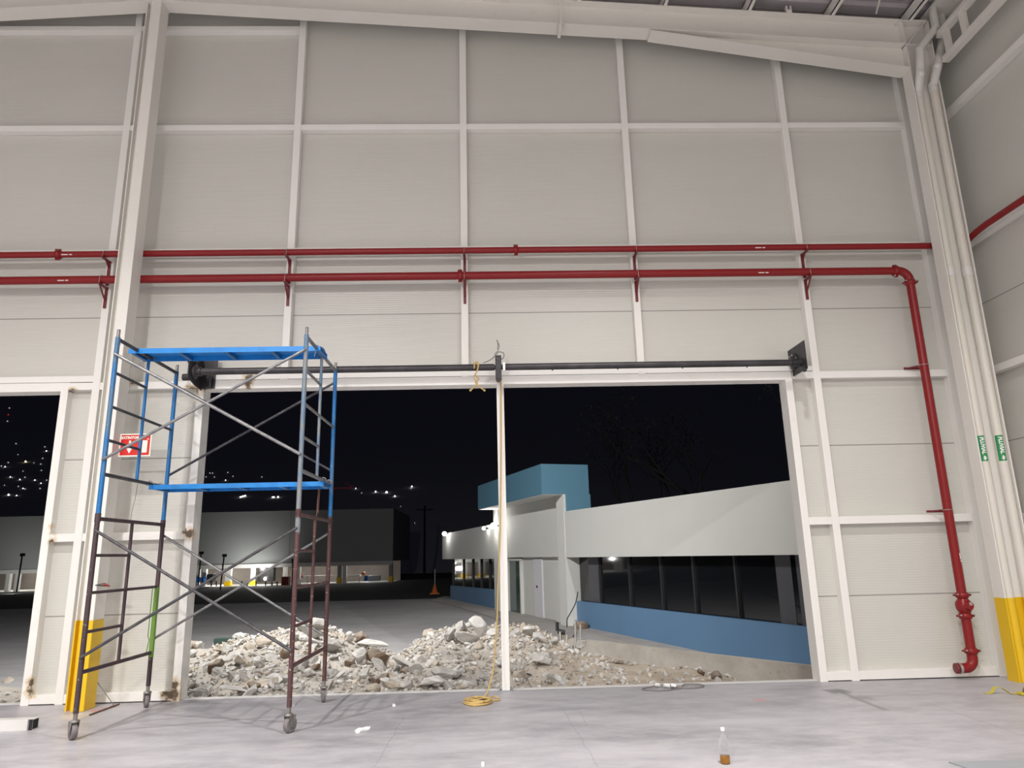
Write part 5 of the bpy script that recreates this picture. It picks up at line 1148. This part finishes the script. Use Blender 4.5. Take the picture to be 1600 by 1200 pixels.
# ------------------------------------------------------------------ hillside with lights, trees, utility pole
def hz(x, y): return GZ+max(0.0, (y-95)*0.36)+4*mnoise.noise(Vector((x*0.012, y*0.012, 0.3)))*smooth((y-95)/60)
mb = MB(); N1, N2 = 60, 26
vs = [(-330+660*i/N1, 92+240*j/N2, hz(-330+660*i/N1, 92+240*j/N2)) for j in range(N2+1) for i in range(N1+1)]
mb.add(vs, [(j*(N1+1)+i, j*(N1+1)+i+1, (j+1)*(N1+1)+i+1, (j+1)*(N1+1)+i) for j in range(N2) for i in range(N1)], True)
o = mb.build('hillside', 'hill'); struct(o)
def on_hill(px, py):
    v = ray(px, py); t = 90.0
    while t < 360:
        p = CO+v*t
        if p.z < hz(p.x, p.y)+0.25: return p
        t += 0.5
    return CO+v*355
LIGHTS = [(14.7, 637.5, 1), (13, 648, 3), (11.7, 658, 1), (25, 693, 1), (28, 710, 0), (70, 698, 1), (72.5, 704.5, 2), (66.7, 716, 1), (63.7, 725, 1), (40, 721, 4), (12.8, 722.5, 1), (8, 729, 2), (2, 728, 1), (64.7, 735, 1), (36, 736, 0), (16, 745, 2), (19, 746, 0), (31, 749, 2), (39, 745.5, 1), (54.5, 750, 2), (64, 755, 2), (73, 750, 1), (28.7, 760, 1), (36, 763, 2), (39, 764, 1), (62.5, 763, 1), (13.5, 773, 5), (26, 774, 2), (7, 758, 0), (53, 723, 0),
          (317, 745.5, 1), (322, 745, 1), (328, 739, 1), (332, 739, 1), (335, 745, 1), (356, 738, 1), (364, 744, 1), (352.5, 750, 2), (409, 745, 1),
          (587, 768, 5), (604, 769, 6), (617, 775, 5), (643.5, 760, 5), (642, 763, 1), (565, 770, 1), (626, 791, 0), (648, 817, 0), (556, 763, 2)]
RADS = {0: (0.10, 'bulb_dim'), 1: (0.13, 'bulb_dim'), 2: (0.12, 'bulb'), 3: (0.16, 'bulb_red'), 4: (0.17, 'bulb_warm'), 5: (0.20, 'bulb'), 6: (0.28, 'bulb')}
UNI = {3: 'red beacon light high on the dark hillside through the left doorway', 4: 'warm yellow street light on the hillside through the left doorway', 6: 'brightest of the white lights between scaffold and office'}
U5 = {(13.5, 773): 'brightest low white light through the left doorway', (587, 768): 'leftmost of the bright white lights right of the scaffold', (617, 775): 'lowest of the bright white lights right of the scaffold', (643.5, 760): 'rightmost and highest of the bright white lights right of the scaffold'}
for (px, py, k) in LIGHTS:
    v = ray(px, py); p = on_hill(px, py)
    if p is None: p = CO+v*300
    r_, m_ = RADS[k]; r_ *= (p-CO).length/200
    o = MB().sphere(p, r_, 8, 6).build('street_light', m_, loc=p)
    lab = UNI.get(k) or U5.get((px, py)) or ('faint' if k < 2 else 'clear')+' white town light on the dark hillside '+('seen through the left doorway' if px < 100 else 'behind the blue plank and scaffold' if px < 450 else 'right of the scaffold')
    tag(o, lab, 'street light', 'town lights on the hillside')
def on_far(px, py, y=120): return at(px, py, y=y)
for (x0, y0, x1, y1, lab) in ((375, 776.5, 384, 774, 'slanting white strip light under the blue plank, the left one'), (425, 776.5, 429, 776.5, 'short white strip light left of a round lamp under the blue plank')):
    o = MB().tube([on_hill(x0, y0), on_hill(x1, y1)], 0.09, 8).build('strip_light', 'bulb', loc=on_hill(x0, y0)); tag(o, lab, 'lamp')
q = on_hill(434.5, 776.3); o = MB().sphere(q, 0.16, 10, 6).build('round_lamp', 'bulb', loc=q); tag(o, 'round white lamp under the blue plank near the right scaffold legs', 'lamp')
rs = random.Random(9)
for i in range(16):
    px = 510+i*2.8; q = on_hill(px, 762.6-0.02*i); o = MB().sphere(q, 0.045, 6, 4).build('string_light', 'bulb_red', loc=q); tag(o, 'red light in the dotted row along a far roof right of the scaffold', 'light', 'row of red roof lights')
for (px, py) in ((541, 755), (546, 757), (550, 758.5), (548, 761)):
    q = on_hill(px, py); o = MB().sphere(q, 0.045, 6, 4).build('string_light', 'bulb_red', loc=q); tag(o, 'red light in the small cluster above the dotted roof row', 'light', 'cluster of red roof lights')
# utility pole
a, b = at(663, 915, y=70), at(663, 790, y=70)
o = empty('utility_pole', a, 'faint dark utility pole between the far building and the office', 'pole'); MB().tube([a, Vector((a.x, a.y, b.z))], [0.16, 0.10], 8).build('pole', 'bark', o); MB().box(a.x-0.9, a.x+0.9, a.y-0.06, a.y+0.06, b.z-0.5, b.z-0.38).build('crossarm', 'bark', o)
# bare trees behind the office
def tree(base, h, seed, lab):
    r = random.Random(seed); mb = MB(); leaves = MB()
    def grow(p, d, L, rad, lev):
        n = 4; pts = [p]
        for i in range(n):
            d = (d+Vector((r.gauss(0, .16), r.gauss(0, .16), r.gauss(0.05, .08)))).normalized(); p = p+d*(L/n); pts.append(p)
        mb.tube(pts, [rad*(1-0.5*i/n) for i in range(n+1)], 6)
        if lev == 0:
            for i in range(10):
                c = p+Vector((r.gauss(0, .3), r.gauss(0, .3), r.gauss(0, .25))); s_ = r.uniform(.06, .12); a_ = r.uniform(0, 6)
                leaves.add([c, c+Vector((s_*math.cos(a_), s_*math.sin(a_), 0.02)), c+Vector((s_*.5, s_*.4, -s_*1.4))], [(0, 1, 2)])
            return
        for k in range(3 if lev > 1 else 2):
            nd = (d+Vector((r.gauss(0, .55), r.gauss(0, .55), r.uniform(0, .35)))).normalized(); grow(pts[-1-(k % 2)], nd, L*r.uniform(.6, .8), rad*0.52, lev-1)
    grow(Vector(base), Vector((0, 0, 1)), h*0.36, h*0.022, 4)
    o = empty('bare_tree', base, lab, 'tree', 'trees behind the office'); mb.build('branches', 'bark', o); leaves.build('leaves', 'leaf', o)
for (s_, d_, h_, sd, lab) in ((13, -9, 9.5, 1, 'dark bare tree behind the entrance tower, just right of the mullion'), (6, -8, 9.0, 2, 'dark bare tree behind the office roof, right of the teal parapet'), (1.0, -8.5, 8.0, 3, 'dark bare tree behind the middle of the office roof'), (-3.5, -9, 9.0, 4, 'dark bare tree behind the right end of the office roof'), (18, -10, 10, 5, 'dark bare tree behind the left office wing')):
    tree(fp(s_, d_, GZ), h_, sd, lab)
